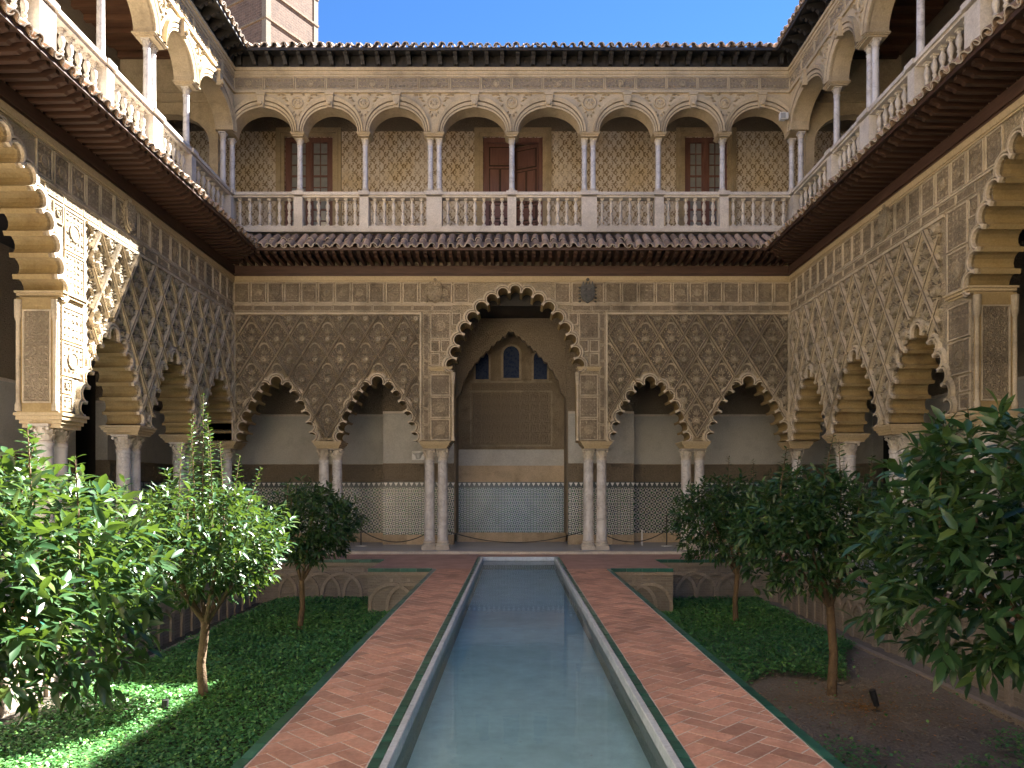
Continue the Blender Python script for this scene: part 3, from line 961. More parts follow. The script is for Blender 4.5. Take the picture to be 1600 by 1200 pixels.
wt = MB(); wt.add([(PW0 - .005, 0.5, -.085), (PW1 + .005, 0.5, -.085), (PW1 + .005, PE + .005, -.085), (PW0 - .005, PE + .005, -.085)], [(0, 1, 2, 3)])
struct('water', wt, 'water')

# walls of the sunken beds with interlaced blind arches
def blind_arch_mesh():
    mb = MB()
    r = 0.45
    ro, ri = r + .035, r - .035
    A = [(x, z) for x, z in [(-ro, BEDZ - .05)] + [(ro * math.cos(math.pi - math.pi * k / 14), -0.76 + ro * math.sin(math.pi - math.pi * k / 14)) for k in range(15)] + [(ro, BEDZ - .05)]]
    B = [(x, z) for x, z in [(-ri, BEDZ - .05)] + [(ri * math.cos(math.pi - math.pi * k / 14), -0.76 + ri * math.sin(math.pi - math.pi * k / 14)) for k in range(15)] + [(ri, BEDZ - .05)]]
    mb.strip([[(x, 0, z) for x, z in A], [(x, -.04, z) for x, z in A], [(x, -.04, z) for x, z in B], [(x, 0, z) for x, z in B]])
    return mb.mesh('blind_arch', 'bed_rib')
M['bed_rib'] = stone('garden_wall_rib', (0.30, 0.24, 0.18), (0.42, 0.35, 0.28), 3, bd=0.012, rand=0.1)
BA = blind_arch_mesh()
CORB = MB().box(-.035, .035, -.03, 0, -.035, .035).mesh('corbel', 'bed_rib')
def bed_wall(label, mx, length, far=True, x_from=0.0):
    w = thing('garden_wall', label, 'garden wall', mx, 'arcaded walls of the sunken beds')
    obj('brick_face', MB().box(0, length, 0.0, 0.18, -1.2, -0.058), 'bed_brick', w)
    obj('ledge', MB().box(0, length, -0.025, 0.0, -0.13, -0.058), 'bed_rib', w)
    n = max(1, int((length - .96) / 0.42))
    for i in range(n + 1):
        u = 0.488 + i * (length - .98) / n
        if u < x_from: continue
        link('blind_arch', BA, w, Matrix.Translation((u, -0.004 * (i % 2), 0)))
        link('corbel', CORB, w, Matrix.Translation((u, 0, -.23)))
    nt_ = max(1, int(length / .28))
    for i in range(nt_):
        a = length * i / nt_
        if a < x_from - .5: continue
        key = ('cop', round(length / nt_, 3))
        if key not in _plaques: _plaques[key] = MB().box(0.003, length / nt_ - .003, -.04, .045, -.058, 0.014).mesh('glazed_tile', 'glaze')
        link('glazed_tile', _plaques[key], w, Matrix.Translation((a, 0, 0)))
bed_wall('low arcaded brick wall along the outer side of the left bed', T(BX0, NY, 0, R(90)), YB - NY, x_from=7.0)
bed_wall('low arcaded brick wall along the outer side of the right bed', T(BX1, YB, 0, R(-90)), YB - NY)
bed_wall('low arcaded wall across the far end of the left bed', T(BX0, YB, 0), -3.05 - BX0)
bed_wall('low arcaded wall across the far end of the right bed', T(3.30, YB, 0), BX1 - 3.30)
bed_wall('short projecting arcaded block beside the left path', T(-3.05, YK, 0), 3.05 + PL0 - .09)
bed_wall('short projecting arcaded block beside the right path', T(PR1 + .09, YK, 0), 3.30 - PR1 - .09)
bs = MB().box(BX0 + .32, BX0 + .42, NY, YB, BEDZ - .1, BEDZ + .05).box(BX1 - .42, BX1 - .32, NY, YB, BEDZ - .1, BEDZ + .05)
struct('bed_kerb', bs, 'bed_rib')

# ------------------------------------------------------------------ gallery floors, ceilings and back walls
GW = 22.2                        # plane of the gallery's back wall
GX0, GX1 = -10.3, 10.1
fl = MB()
fl.box(GX0 - .3, GX1 + .3, YS + .30, GW + .6, -1.2, 0.06); fl.box(GX0 - .3, LX + .2, NY - .5, YS + .30, -1.2, 0.06); fl.box(RX - .2, GX1 + .3, NY - .5, YS + .30, -1.2, 0.06)
gf = struct('gallery_floor', fl, 'gallery_floor')
for i in range(16):
    x0 = LX + .25 + (RX - LX - .5) * i / 16; x1 = LX + .25 + (RX - LX - .5) * (i + 1) / 16
    link('edge_stone', MB().box(x0 + .003, x1 - .003, YS, YS + .296, -.1, 0.066).mesh('edge_stone', 'pale'), gf)
for k in range(14):
    y0 = NY + k * 1.48
    for x0, x1 in ((LX + .2 + .002, LX + .25), (RX - .25, RX - .202)):
        link('edge_stone', MB().box(x0 - (.0 if x0 < 0 else .0), x1, y0, y0 + 1.475, -.1, 0.066).mesh('edge_stone', 'pale'), gf)
cl = MB()
cl.box(GX0 - .3, GX1 + .3, FY + TH + .002, GW + .6, 6.6, 8.40)
cl.box(GX0 - .3, LX - TH - .002, NY - .5, FY + TH, 6.6, 8.40); cl.box(RX + TH + .002, GX1 + .3, NY - .5, FY + TH, 6.6, 8.40)
struct('gallery_ceiling', cl, 'wood_black')

def back_wall(label, mx, bays):
    """bays: (x0, x1, y_front, tile material, stucco niche?)"""
    w = thing('gallery_wall', label, 'wall', mx, 'back walls of the lower galleries')
    for (x0, x1, yf, tl, niche) in bays:
        obj('plinth', MB().box(x0, x1, yf - .02, yf + .3, .05, .34), 'plinth', w)
        n = max(1, round((x1 - x0) / .62))
        if n < 9:
            for i in range(n):
                a, b2 = x0 + (x1 - x0) * i / n, x0 + (x1 - x0) * (i + 1) / n
                link('plinth_stone', MB().box(a + .003, b2 - .003, yf - .05, yf - .021, .06, .335).mesh('plinth_stone', 'plinth'), w)
        obj('tile_dado', MB().box(x0 + .001, x1 - .001, yf, yf + .3, .341, 1.70), tl, w)
        # merlon row
        mr = MB(); k = 0; step = .15
        x = x0 + step / 2
        while x < x1 - .02:
            mr.add([(x - .055, yf - .014, 1.845), (x + .055, yf - .014, 1.845), (x, yf - .014, 1.74), (x - .055, yf - .004, 1.845), (x + .055, yf - .004, 1.845), (x, yf - .004, 1.74)], [(0, 2, 1), (3, 4, 5), (0, 1, 4, 3), (1, 2, 5, 4), (2, 0, 3, 5)])
            x += step
        o = obj('merlon_tiles', mr, 'white_paint', w); o['kind'] = 'stuff'
        obj('merlon_band', MB().box(x0 + .001, x1 - .001, yf - .004, yf + .3, 1.701, 1.87), 'tile_ground', w)
        if niche:
            obj('plasterwork', MB().box(x0 + .001, x1 - .001, yf - .01, yf + .3, 1.871, 2.37), 'plinth', w)
            obj('plaster', MB().box(x0 + .001, x1 - .001, yf - .005, yf + .3, 2.371, 2.86), 'plaster', w)
            obj('carved_panel', MB().box(x0 + .001, x1 - .001, yf - .02, yf + .3, 2.861, 6.6), 'plaque_ground', w)
        else:
            obj('plasterwork', MB().box(x0 + .001, x1 - .001, yf - .03, yf + .3, 1.871, 2.40), 'frieze_dark', w)
            m = max(1, round((x1 - x0) / .55))
            for i in range(m):
                plaque_me = plaque_mesh((x1 - x0) / m - .05, .44, i % 4, 'frieze_dark')
                link('carved_plaque', plaque_me, w, Matrix.Translation((x0 + (x1 - x0) * (i + .5) / m, yf - .028, 2.135)))
            obj('plaster', MB().box(x0 + .001, x1 - .001, yf, yf + .3, 2.401, 3.84), 'plaster', w)
            obj('cornice', MB().box(x0 + .001, x1 - .001, yf - .04, yf + .3, 3.841, 3.90), 'pale', w)
            obj('carved_frieze', MB().box(x0 + .001, x1 - .001, yf, yf + .3, 3.901, 6.6), 'frieze_dark', w)
    return w
bwf = back_wall('tiled and plastered back wall of the far gallery, with a carved niche at its middle', T(0, GW, 0),
          [(GX0, -3.80, 0.0, 'tile_coarse', False), (-3.798, -1.75, -.85, 'tile_fine', False), (-1.748, 1.548, 0.25, 'tile_blue', True), (1.55, 3.45, -.85, 'tile_fine', False), (3.452, GX1, 0.0, 'tile_coarse', False)])
# return walls of the niche, pointed arch across it, coloured windows
nw = MB()
nw.box(-1.749, -1.70, -.84, .249, .35, 6.6); nw.box(1.50, 1.549, -.84, .249, .35, 6.6)
obj('niche_side', nw, 'frieze_dark', bwf)
pa = [(-1.69, 6.6), (-1.69, 4.3), (-1.55, 4.45)]
for k in range(19):
    t = k / 18
    pa.append((-1.55 + 1.45 * t, 4.45 + 1.75 * (t ** 0.62) + .08 * (k % 2)))
for k in range(1, 19):
    t = 1 - k / 18
    pa.append((1.35 - 1.45 * t, 4.45 + 1.75 * (t ** 0.62) + .08 * (k % 2)))
pa += [(1.49, 4.3), (1.49, 6.6)]
obj('pointed_arch', MB().prism(pa, -.80, -.55), 'frieze_dark', bwf)
for cx, cz, hw, hh in ((-.98, 5.40, .20, .42), (-.1, 5.50, .24, .48), (.78, 5.40, .20, .42)):
    out = [(cx - hw, cz - hh)] + [(cx + hw, cz - hh)] + [(cx + hw * math.cos(math.pi * k / 8), cz + hh - hw + hw * math.sin(math.pi * k / 8)) for k in range(9)]
    wf = obj('coloured_window', MB().prism([(cx + (x - cx) * 1.3, cz + (z - cz) * 1.13) for x, z in out], .17, .228), 'stucco_piece', bwf)
    obj('pane', MB().prism(out, .155, .169), 'stained', wf)
pf = MB()
for (x0, x1, z0, z1) in ((-1.35, 1.15, 4.88, 4.94), (-1.35, 1.15, 4.60, 4.64), (-1.35, 1.15, 2.95, 3.0), (-1.35, -1.30, 3.0, 4.60), (1.10, 1.15, 3.0, 4.60)):
    pf.box(x0, x1, .20, .232, z0, z1)
obj('panel_moulding', pf, 'stucco_piece', bwf)
for i in range(8):
    for j in range(5):
        link('carved_plaque', plaque_mesh(.285, .305, (i + 2 * j) % 5, 'frieze_dark', .02), bwf, Matrix.Translation((-1.27 + 2.34 * (i + .5) / 8, .231, 3.03 + 1.55 * (j + .5) / 5)))
for i in range(9):
    plaque_i = plaque_mesh(.25, .21, i % 4, 'frieze_dark', .03)
    link('carved_plaque', plaque_i, bwf, Matrix.Translation((-1.30 + 2.4 * (i + .5) / 9, .232, 4.76)))
osh = MB()
osh.box(GX0 - 1.6, GX1 + 1.6, GW + .9, GW + 1.1, -1.6, 13.3)
osh.box(GX0 - 1.6, GX0 - 1.4, NY - 1.1, GW + .899, -1.6, 13.3); osh.box(GX1 + 1.4, GX1 + 1.6, NY - 1.1, GW + .899, -1.6, 13.3)
struct('light_seal_wall', osh, 'plinth')  # unseen shell added to stop sunlight leaking into the galleries
bwl = back_wall('tiled and plastered back wall of the left gallery', T(GX0, FY, 0, R(90)),
          [(-22.0, -1.9, 0.0, 'tile_coarse', False), (-0.55, 2.95, 0.0, 'tile_coarse', False)])
bwr = back_wall('tiled and plastered back wall of the right gallery', T(GX1, FY, 0, R(-90)),
          [(-2.95, -1.6, 0.0, 'tile_coarse', False), (-0.3, 22.0, 0.0, 'tile_coarse', False)])
for w, x0, x1 in ((bwl, -1.898, -.552), (bwr, -1.598, -.302)):
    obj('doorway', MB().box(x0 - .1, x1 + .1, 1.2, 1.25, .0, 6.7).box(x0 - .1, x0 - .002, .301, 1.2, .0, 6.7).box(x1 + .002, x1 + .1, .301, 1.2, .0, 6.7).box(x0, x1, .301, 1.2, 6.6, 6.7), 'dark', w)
    obj('door_lintel', MB().box(x0, x1, .0, .3, 4.6, 6.6), 'frieze_dark', w)

# ------------------------------------------------------------------ lower arcades
UO = 0.0
far_arches = [arch(-6.20, 's', .92), arch(-3.57, 's', .95), arch(0.02, 'b', 1.62), arch(3.52, 's', .93), arch(6.08, 's', .97)]
wf_ = lower_wall('far', 'carved stucco arcade wall facing the pool at the far end of the court', LX - TH, RX + TH, far_arches,
    [(LX + .07, -2.47, ZS + .05, 6.20, 0.41), (2.42, RX - .07, ZS + .05, 6.20, 0.33)],
    [(-2.38, -2.22, ZS + .02, 6.24, .16, .42), (-2.20, -1.66, ZS + .02, 4.66, .54, .56), (-2.20, 2.22, 4.86, 6.26, .56, .58), (2.20, 2.37, ZS + .02, 6.24, .16, .42), (1.68, 2.19, ZS + .02, 4.66, .54, .56)],
    [(LX, RX)], True)
for u, wd in ((-4.875, .68), (-2.08, .74), (2.13, .74), (4.72, .68)): impost(wf_, u, wd, 2.72, 2.90)
for u in (LX - .26, RX + .26): impost(wf_, u, .6, 2.72, 2.90)
for u in (-1.93, 1.95): impost(wf_, u, .56, 4.70, 4.84, depth=.1)
shield(wf_, -2.07, 6.76, 'stucco_plaque', False)
shield(wf_, 1.90, 6.76, 'dark_crest', True)
# slender wall shafts on the jambs of the central arch
for u, sx in ((-1.60, 1), (1.64, -1)):
    mb = MB().lathe([(.05, 2.92), (.05, 3.0), (.035, 3.05), (.03, 3.55), (.05, 3.6), (.035, 3.66), (.03, 4.35), (.05, 4.42), (.065, 4.62), (.07, 4.695)], 8, u + sx * .0, -.02, 0)
    obj('wall_shaft', mb, 'stucco_rib', wf_, 50)

def side_arcade(key, sg, off, label):
    c = [sg * (0.98 + off), sg * (3.38 + off), sg * (5.80 + off)]
    big = sg * (9.05 + off)
    al = [arch(c[0], 's', .95), arch(c[1], 's', .95), arch(c[2], 's', .93), arch(big, 'b', 1.66)]
    for k in range(3): al.append(arch(sg * (12.3 + off + 2.42 * k), 's', .95))
    e = 21.6
    U = sorted((0.0, sg * e))
    f = sorted((sg * .12, sg * (6.62 + off - .04)))
    f2 = sorted((sg * (6.70 + off), sg * (7.34 + off)))
    f3 = sorted((sg * (6.68 + off), sg * (11.4 + off)))
    w = lower_wall(key, label, U[0], U[1], al, [(f[0], f[1], ZS + .05, 6.20, 0.3)],
        [(f2[0], f2[1], ZS + .02, 4.66, .66, .58), (f3[0], f3[1], 4.86, 6.26, .58, .58)],
        [tuple(sorted((sg * .02, sg * 12.4)))], True)
    for u in (c[0] + c[1], c[1] + c[2]): impost(w, u / 2, .62, 2.72, 2.90)
    impost(w, sg * (7.02 + off), .66, 2.66, 2.90)
    impost(w, sg * (11.05 + off), .66, 2.66, 2.90)
    impost(w, sg * (7.02 + off), .62, 4.70, 4.86)
    impost(w, sg * (11.05 + off), .62, 4.70, 4.86)
    for k in range(2): impost(w, sg * (13.5 + off + 2.42 * k), .62, 2.72, 2.90)
    # carved panel with little corner shafts on the jamb of the great arch
    uj = sg * (7.39 + off)
    jp = plaque_mesh(.46, 1.5, 3, 'stucco_plaque')
    rot = Matrix.Rotation(R(-90 if sg < 0 else 90), 4, 'Z')
    link('carved_plaque', jp, w, Matrix.Translation((uj - sg * .004, TH / 2, 3.80)) @ rot)
    for y in (.04, TH - .04):
        sh = MB().lathe([(.05, 2.92), (.05, 3.02), (.034, 3.06), (.034, 4.35), (.055, 4.42), (.06, 4.66), (.06, 4.70)], 8, uj + sg * .02, y, 0)
        obj('wall_shaft', sh, 'stucco_rib', w, 50)
    shield(w, sg * (5.3 if sg < 0 else 5.0), 6.77, 'stucco_piece', False)
    return w, [abs(c[0] + c[1]) / 2, abs(c[1] + c[2]) / 2, 7.02 + off, 11.05 + off]
wl_, lcols = side_arcade('left', -1, 0.0, 'carved stucco arcade wall on the left of the court, partly sunlit')
wr_, rcols = side_arcade('right', 1, 0.30, 'carved stucco arcade wall on the right of the court, all in shade')

# ------------------------------------------------------------------ columns
def capital_mb(r, h, w):
    mb = MB()
    mb.lathe([(r * 1.18, 0), (r * 1.2, h * .06), (r * 1.0, h * .1), (r * 1.05, h * .35), (r * 1.25, h * .62), (w * .78, h * .82), (w * .8, h * .86)], 12)
    for k in range(8):
        a = 2 * math.pi * k / 8
        for zz, rr, s in ((h * .18, r * 1.02, 1.0), (h * .45, r * 1.15, .9)):
            aa = a + (0 if zz < h * .3 else math.pi / 8)
            x, y = rr * math.cos(aa), rr * math.sin(aa)
            tx, ty = -math.sin(aa), math.cos(aa)
            ww = r * .3 * s
            o = r * .38
            mb.add([(x - tx * ww, y - ty * ww, zz), (x + tx * ww, y + ty * ww, zz), (x + math.cos(aa) * o * .6 + tx * ww * .8, y + math.sin(aa) * o * .6 + ty * ww * .8, zz + h * .2),
                    (x + math.cos(aa) * o * .6 - tx * ww * .8, y + math.sin(aa) * o * .6 - ty * ww * .8, zz + h * .2), (x + math.cos(aa) * o * 1.25, y + math.sin(aa) * o * 1.25, zz + h * .27), (x, y, zz + h * .3)],
                   [(0, 1, 2, 3), (3, 2, 4), (2, 5, 4), (5, 3, 4), (1, 5, 2), (0, 3, 5)])
    for sx in (-1, 1):
        for sy in (-1, 1):
            mb.lathe([(0, -w * .13), (w * .17, -w * .1), (w * .2, 0), (w * .17, w * .1), (0, w * .13)], 8, sx * w * .8, sy * w * .8, h * .76, 'y')
    mb.box(-w, w, -w, w, h * .87, h)
    return mb
COL = dict(
    base=MB().box(-.185, .185, -.185, .185, 0, .10).lathe([(.18, .101), (.19, .13), (.18, .16), (.15, .17), (.15, .19), (.165, .205), (.155, .23), (.14, .24)], 16).mesh('base', 'pale', 40),
    shaft=MB().lathe([(.146, .241), (.138, .30), (.135, 1.2), (.126, 2.30), (.137, 2.31), (.14, 2.34), (.13, 2.36)], 18).mesh('shaft', 'marble', 40),
    capital=capital_mb(.118, .30, .165).mesh('capital', 'pale', 50))
def column(x, y, z, label, group, kit, zc):
    c = thing('marble_column', label, 'column', T(x, y, z), group)
    link('base', kit['base'], c); link('shaft', kit['shaft'], c); link('capital', kit['capital'], c, Matrix.Translation((0, 0, zc)))
    return c
ZF = 0.062
def low_col(x, y, label): column(x, y, ZF, label, 'white marble columns of the lower arcade', COL, 2.361)
yc = FY + TH / 2
for u, nm in ((-4.875, 'pair between the two small arches left of the great arch'), (-2.08, 'pair carrying the left pillar of the great far arch'),
              (2.13, 'pair carrying the right pillar of the great far arch'), (4.72, 'pair between the two small arches right of the great arch')):
    low_col(u - .175, yc, 'left-hand marble column of the ' + nm); low_col(u + .175, yc, 'right-hand marble column of the ' + nm)
low_col(LX - .30, yc, 'marble column in the far left corner of the court'); low_col(RX + .30, yc, 'marble column in the far right corner of the court')
ords = ['nearest the far corner', 'third back from the sunlit pillar', 'under the pillar of the near great arch', 'beyond the near great arch']
for sd_, cols_, xx in (('left', lcols, LX - TH / 2), ('right', rcols, RX + TH / 2)):
    nm = ['second from the far corner', 'just beyond the near pillar', 'under the carved near pillar', 'past the near great arch']
    for i, s in enumerate(cols_):
        dd = .19
        low_col(xx, FY - s + dd, 'farther marble column of the %s arcade pair %s' % (sd_, nm[i])); low_col(xx, FY - s - dd, 'nearer marble column of the %s arcade pair %s' % (sd_, nm[i]))
    for k in range(2):
        s = 13.5 + (0 if sd_ == 'left' else .3) + 2.42 * k
        low_col(xx, FY - s, 'single marble column of the %s arcade beyond the near great arch, %s of two' % (sd_, ('farther', 'nearer')[k]))

# ------------------------------------------------------------------ upper arcades
UZ, UTOP = 10.95, 12.62
UT = 0.42
ucol = dict(
    base=MB().box(-.105, .105, -.105, .105, 0, .05).lathe([(.10, .051), (.105, .07), (.09, .09), (.095, .105), (.078, .12)], 12).mesh('base', 'pale', 40),
    shaft=MB().lathe([(.076, .121), (.072, .2), (.066, 1.20), (.075, 1.21), (.075, 1.23), (.066, 1.24)], 14).mesh('shaft', 'marble', 40),
    capital=capital_mb(.062, .17, .088).mesh('capital', 'pale', 50))
RAILZ = 9.43

def ell(c, hw, h, n=20):
    return [(c - hw * math.cos(math.pi * k / n), UZ + h * math.sin(math.pi * k / n)) for k in range(n + 1)]

def upper_wall(key, label, U, pairs, lim, ext):
    """U: column positions in order; lim: (u0,u1) of the wall"""
    w = thing('upper_arcade', label, 'wall', FRAME[key], 'round-arched walls of the upper gallery')
    half = lambda i: .25 if i in pairs else .155
    poly = [(lim[0], UZ)]
    spans = []
    for i in range(len(U) - 1):
        a, b2 = U[i] + half(i), U[i + 1] - half(i + 1)
        c, hw = (a + b2) / 2, (b2 - a) / 2
        spans.append((c, hw)); poly += ell(c, hw, .62)
    poly += [(lim[1], UZ), (lim[1], 13.0), (lim[0], 13.0)]
    clean = [poly[0]]
    for p in poly[1:]:
        if (p[0] - clean[-1][0]) ** 2 + (p[1] - clean[-1][1]) ** 2 > 1e-7: clean.append(p)
    me = MB().prism(clean, 0.0, UT).mesh('wall_face', 'upper')
    link('wall_face', me, w)
    for c, hw in spans:
        rings = []
        for dx, dz, y in ((0, 0, .03), (0, 0, -.045), (.028, .045, -.06), (.032, .052, -.012), (.042, .068, -.012), (.046, .075, -.05), (.085, .15, -.065), (.09, .158, -.02), (.10, .178, -.02), (.105, .186, -.07), (.15, .28, -.095), (.156, .30, .002)):
            rings.append([(x, y, z) for x, z in ell(c, hw + dx, .62 + dz)])
        me = MB().strip(rings).mesh('archivolt', 'upper', None)
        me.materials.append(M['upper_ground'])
        for q, p in enumerate(me.polygons): p.material_index = 1 if q // 20 in (2, 3, 4, 7, 8) else 0  # recessed moulding strips coloured darker to stand in for shade
        link('archivolt', me, w)
        ks = MB().prism([(c - .065, UZ + .58), (c + .065, UZ + .58), (c + .10, UZ + .90), (c - .10, UZ + .90)], -.15, -.03)
        ks.lathe([(0, -.07), (.05, -.06), (.055, 0), (.05, .06), (0, .07)], 8, c, -.145, UZ + .68, 'y')
        ks.box(c - .115, c + .115, -.17, -.03, UZ + .901, UZ + .95)
        obj('keystone', ks, 'upper', w)
    for i in range(1, len(U) - 1):
        r = .19 if i in pairs else .155
        md = MB().lathe([(r, .0), (r, -.03), (r * .9, -.045), (r * .8, -.03), (r * .75, -.012), (r * .45, -.03), (0, -.05)], 16, U[i], 0, UZ + .76, 'y')
        obj('medallion', md, 'upper', w, 40)
        md2 = MB()
        for k in range(7):
            md2.leafp(U[i] + .02 * math.cos(k), UZ + .76, 2 * math.pi * k / 7, r * .55, r * .3, -.03, .03)
        for sx in (-1, 1):
            for (dx, dz, an, L) in ((.22, .80, 20, .14), (.26, .90, -5, .16), (.30, .96, 10, .16), (.2, .95, 140, .12), (.12, .96, 60, .1), (.04, .50, -80, .12), (.07, .56, -50, .1), (.42, .97, 0, .12), (.21, .72, -30, .1)):
                md2.leafp(U[i] + sx * dx, UZ + dz, R(an if sx > 0 else 180 - an), L, .06, .0, .05)
        obj('spandrel_carving', md2, 'upper_carved', w)['kind'] = 'stuff'
        # impost block
        mb = MB()
        hw = half(i)
        for a, b2, g2 in ((0, .4, -.02), (.4, .7, .01), (.7, 1, .03)):
            mb.box(U[i] - hw - g2, U[i] + hw + g2, -.01 - g2, UT + g2, 10.86 + .09 * a, 10.86 + .09 * b2 - .001)
        obj('impost', mb, 'upper', w)
    # frieze: separate carved panels, then cornice
    f0, f1 = lim[0] if key != 'far' else LX, lim[1] if key != 'far' else RX
    n = max(1, round((min(f1, f0 + ext) - f0) / .82)) if key != 'left' else max(1, round((f1 - max(f0, f1 - ext)) / .82))
    a0, a1 = (f0, min(f1, f0 + ext)) if key != 'left' else (max(f0, f1 - ext), f1)
    for i in range(n):
        plaque(w, a0 + (a1 - a0) * (i + .5) / n, 12.21, (a1 - a0) / n - .02, .34, i % 4, 'upper_carved', .05, 'frieze_panel')
    cn = MB()
    cn.box(f0, f1, -.05, .003, 11.965, 12.03)
    cn.box(f0, f1, -.03, .003, 12.392, 12.44); cn.box(f0, f1, -.055, .003, 12.441, 12.52); cn.box(f0, f1, -.09, .003, 12.521, 12.60)
    obj('cornice', cn, 'upper', w)
    return w, spans

ufar = [-7.48, -5.65, -3.93, -2.10, -0.07, 1.95, 3.78, 5.47, 7.34]
uw_far, _ = upper_wall('far', 'upper gallery wall of eight round arches above the far arcade', ufar, (3, 5), (LX - UT, RX + UT), 99)
side_s = [-.16, 2.3, 4.0, 5.8, 7.6, 9.4, 11.2, 13.0, 14.8, 16.6, 18.4, 20.2]
side_s = [.0 if i == 0 else s for i, s in enumerate(side_s)]
uleft = [-s for s in reversed(side_s)]
uw_left, _ = upper_wall('left', 'upper gallery wall of round arches along the left of the court', uleft, (len(uleft) - 3, len(uleft) - 5, len(uleft) - 7, len(uleft) - 9), (-21.6, -.001), 13)
uw_right, _ = upper_wall('right', 'upper gallery wall of round arches along the right of the court', side_s, (2, 4, 6, 8), (.001, 21.6), 13)

GRP_U = 'slender marble columns of the upper gallery'
def up_col(x, y, label): column(x, y, RAILZ, label, GRP_U, ucol, 1.241).scale = (1, 1, 1.014)
nmf = ['', 'under the first impost from the left', 'under the second impost from the left', 'under the left double impost', 'in front of the central double door', 'under the right double impost', 'under the second impost from the right', 'under the first impost from the right']
yu = FY + UT / 2
for i in range(1, 8):
    if i in (3, 5):
        up_col(ufar[i] - .115, yu, 'left slim column ' + nmf[i] + ' of the far upper gallery'); up_col(ufar[i] + .115, yu, 'right slim column ' + nmf[i] + ' of the far upper gallery')
    else:
        up_col(ufar[i], yu, 'single slim marble column ' + nmf[i] + ' of the far gallery')
for sx, nm in ((-1, 'left'), (1, 'right')):
    xw = LX if sx < 0 else RX
    up_col(xw - sx * -.115, yu, 'slim corner column facing the pool in the far %s upper corner' % nm)
    up_col(xw + sx * UT / 2, FY - .16, 'slim corner column facing sideways in the far %s upper corner' % nm)
    for k, s in enumerate(side_s[1:9]):
        pos = ['nearest the far corner', 'at the first double impost', 'between the two double imposts', 'at the second double impost', 'past the second double impost', 'at the third double impost', 'past the third double impost', 'at the fourth double impost'][k]
        if (k + 1) % 2 == 0:
            up_col(xw + sx * UT / 2, FY - s + .115, 'farther slim column of the %s upper gallery %s' % (nm, pos)); up_col(xw + sx * UT / 2, FY - s - .115, 'nearer slim column of the %s upper gallery %s' % (nm, pos))
        else:
            up_col(xw + sx * UT / 2, FY - s, 'single slim column of the %s upper gallery %s' % (nm, pos))

# balustrades
BAL = MB().box(-.05, .05, -.05, .05, 0, .05).lathe([(.04, .051), (.045, .07), (.022, .10), (.056, .20), (.054, .25), (.024, .345), (.044, .365), (.044, .385), (.024, .405), (.054, .50), (.056, .56), (.022, .66), (.042, .68), (.04, .70)], 9).box(-.05, .05, -.05, .05, .701, .74).mesh('baluster', 'pale', 45)
def balustrade(key, label, U, pairs, vis):
    b = thing('balustrade', label, 'balustrade', FRAME[key], 'stone balustrades of the upper gallery')
    y = UT / 2 - .03
    u0, u1 = U[0], U[-1]
    for i, u in enumerate(U):
        if not (vis[0] <= u <= vis[1]): continue
        hw = .20 if i in pairs else .115
        mb = MB().box(u - hw, u + hw, y - .15, y + .15, 8.46, 9.29)
        mb.box(u - hw - .02, u + hw + .02, y - .17, y + .17, 8.40, 8.52) if False else None
        obj('pedestal', mb, 'pale', b)
        mb = MB().box(u - hw - .03, u + hw + .03, y - .20, y + .20, 9.331, 9.428)
        obj('pedestal_cap', mb, 'pale', b)
    for i in range(len(U) - 1):
        a = U[i] + (.20 if i in pairs else .115); c = U[i + 1] - (.20 if i + 1 in pairs else .115)
        if c < vis[0] or a > vis[1]: continue
        n = 6 if c - a < 1.65 else 7
        for k in range(n):
            link('baluster', BAL, b, Matrix.Translation((a + (c - a) * (k + .6) / (n + .2), y, 8.54)))
        obj('rail', MB().box(a + .001, c - .001, y - .13, y + .13, 9.281, 9.33).box(a + .03, c - .03, y - .17, y + .17, 9.331, 9.41), 'pale', b)
    obj('footing', MB().box(u0, u1, y - .17, y + .17, 8.37, 8.459).box(u0, u1, y - .12, y + .12, 8.46, 8.54), 'pale', b)
    return b
balustrade('far', 'pale stone balustrade across the far upper gallery', ufar, (3, 5), (-8, 8))
balustrade('left', 'stone balustrade of the left upper gallery, sunlit nearest the camera', uleft, (len(uleft) - 3, len(uleft) - 5, len(uleft) - 7), (-12, .5))
balustrade('right', 'shaded stone balustrade of the right upper gallery', side_s, (2, 4, 6), (-.5, 12))

# upper gallery: ceiling, back walls with windows and doors
UG = 22.3
uc = MB()
uc.box(GX0 - .3, GX1 + .3, FY + UT + .002, UG + .3, 13.0, 13.25)
uc.box(GX0 - .3, LX - UT - .002, NY - .5, FY + UT, 13.0, 13.25); uc.box(RX + UT + .002, GX1 + .3, NY - .5, FY + UT, 13.0, 13.25)
upc = struct('upper_ceiling', uc, 'wood_ceiling')
BEAM = MB().box(0, 2.3, -.06, .06, -.14, -.002).mesh('ceiling_beam', 'wood_ceiling')
for k in range(24):
    for x0 in (GX0 + .01, RX + UT + .05):
        link('ceiling_beam', BEAM, upc, T(x0, 8.2 + k * .5, 13.0))
uf = MB()
struct('upper_floor', MB().box(GX0 - .3, GX1 + .3, FY + .05, UG + .3, 8.401, 8.44).box(GX0 - .3, LX - .05, NY - .5, FY + .05, 8.401, 8.44).box(RX + .05, GX1 + .3, NY - .5, FY + .05, 8.401, 8.44), 'pale')

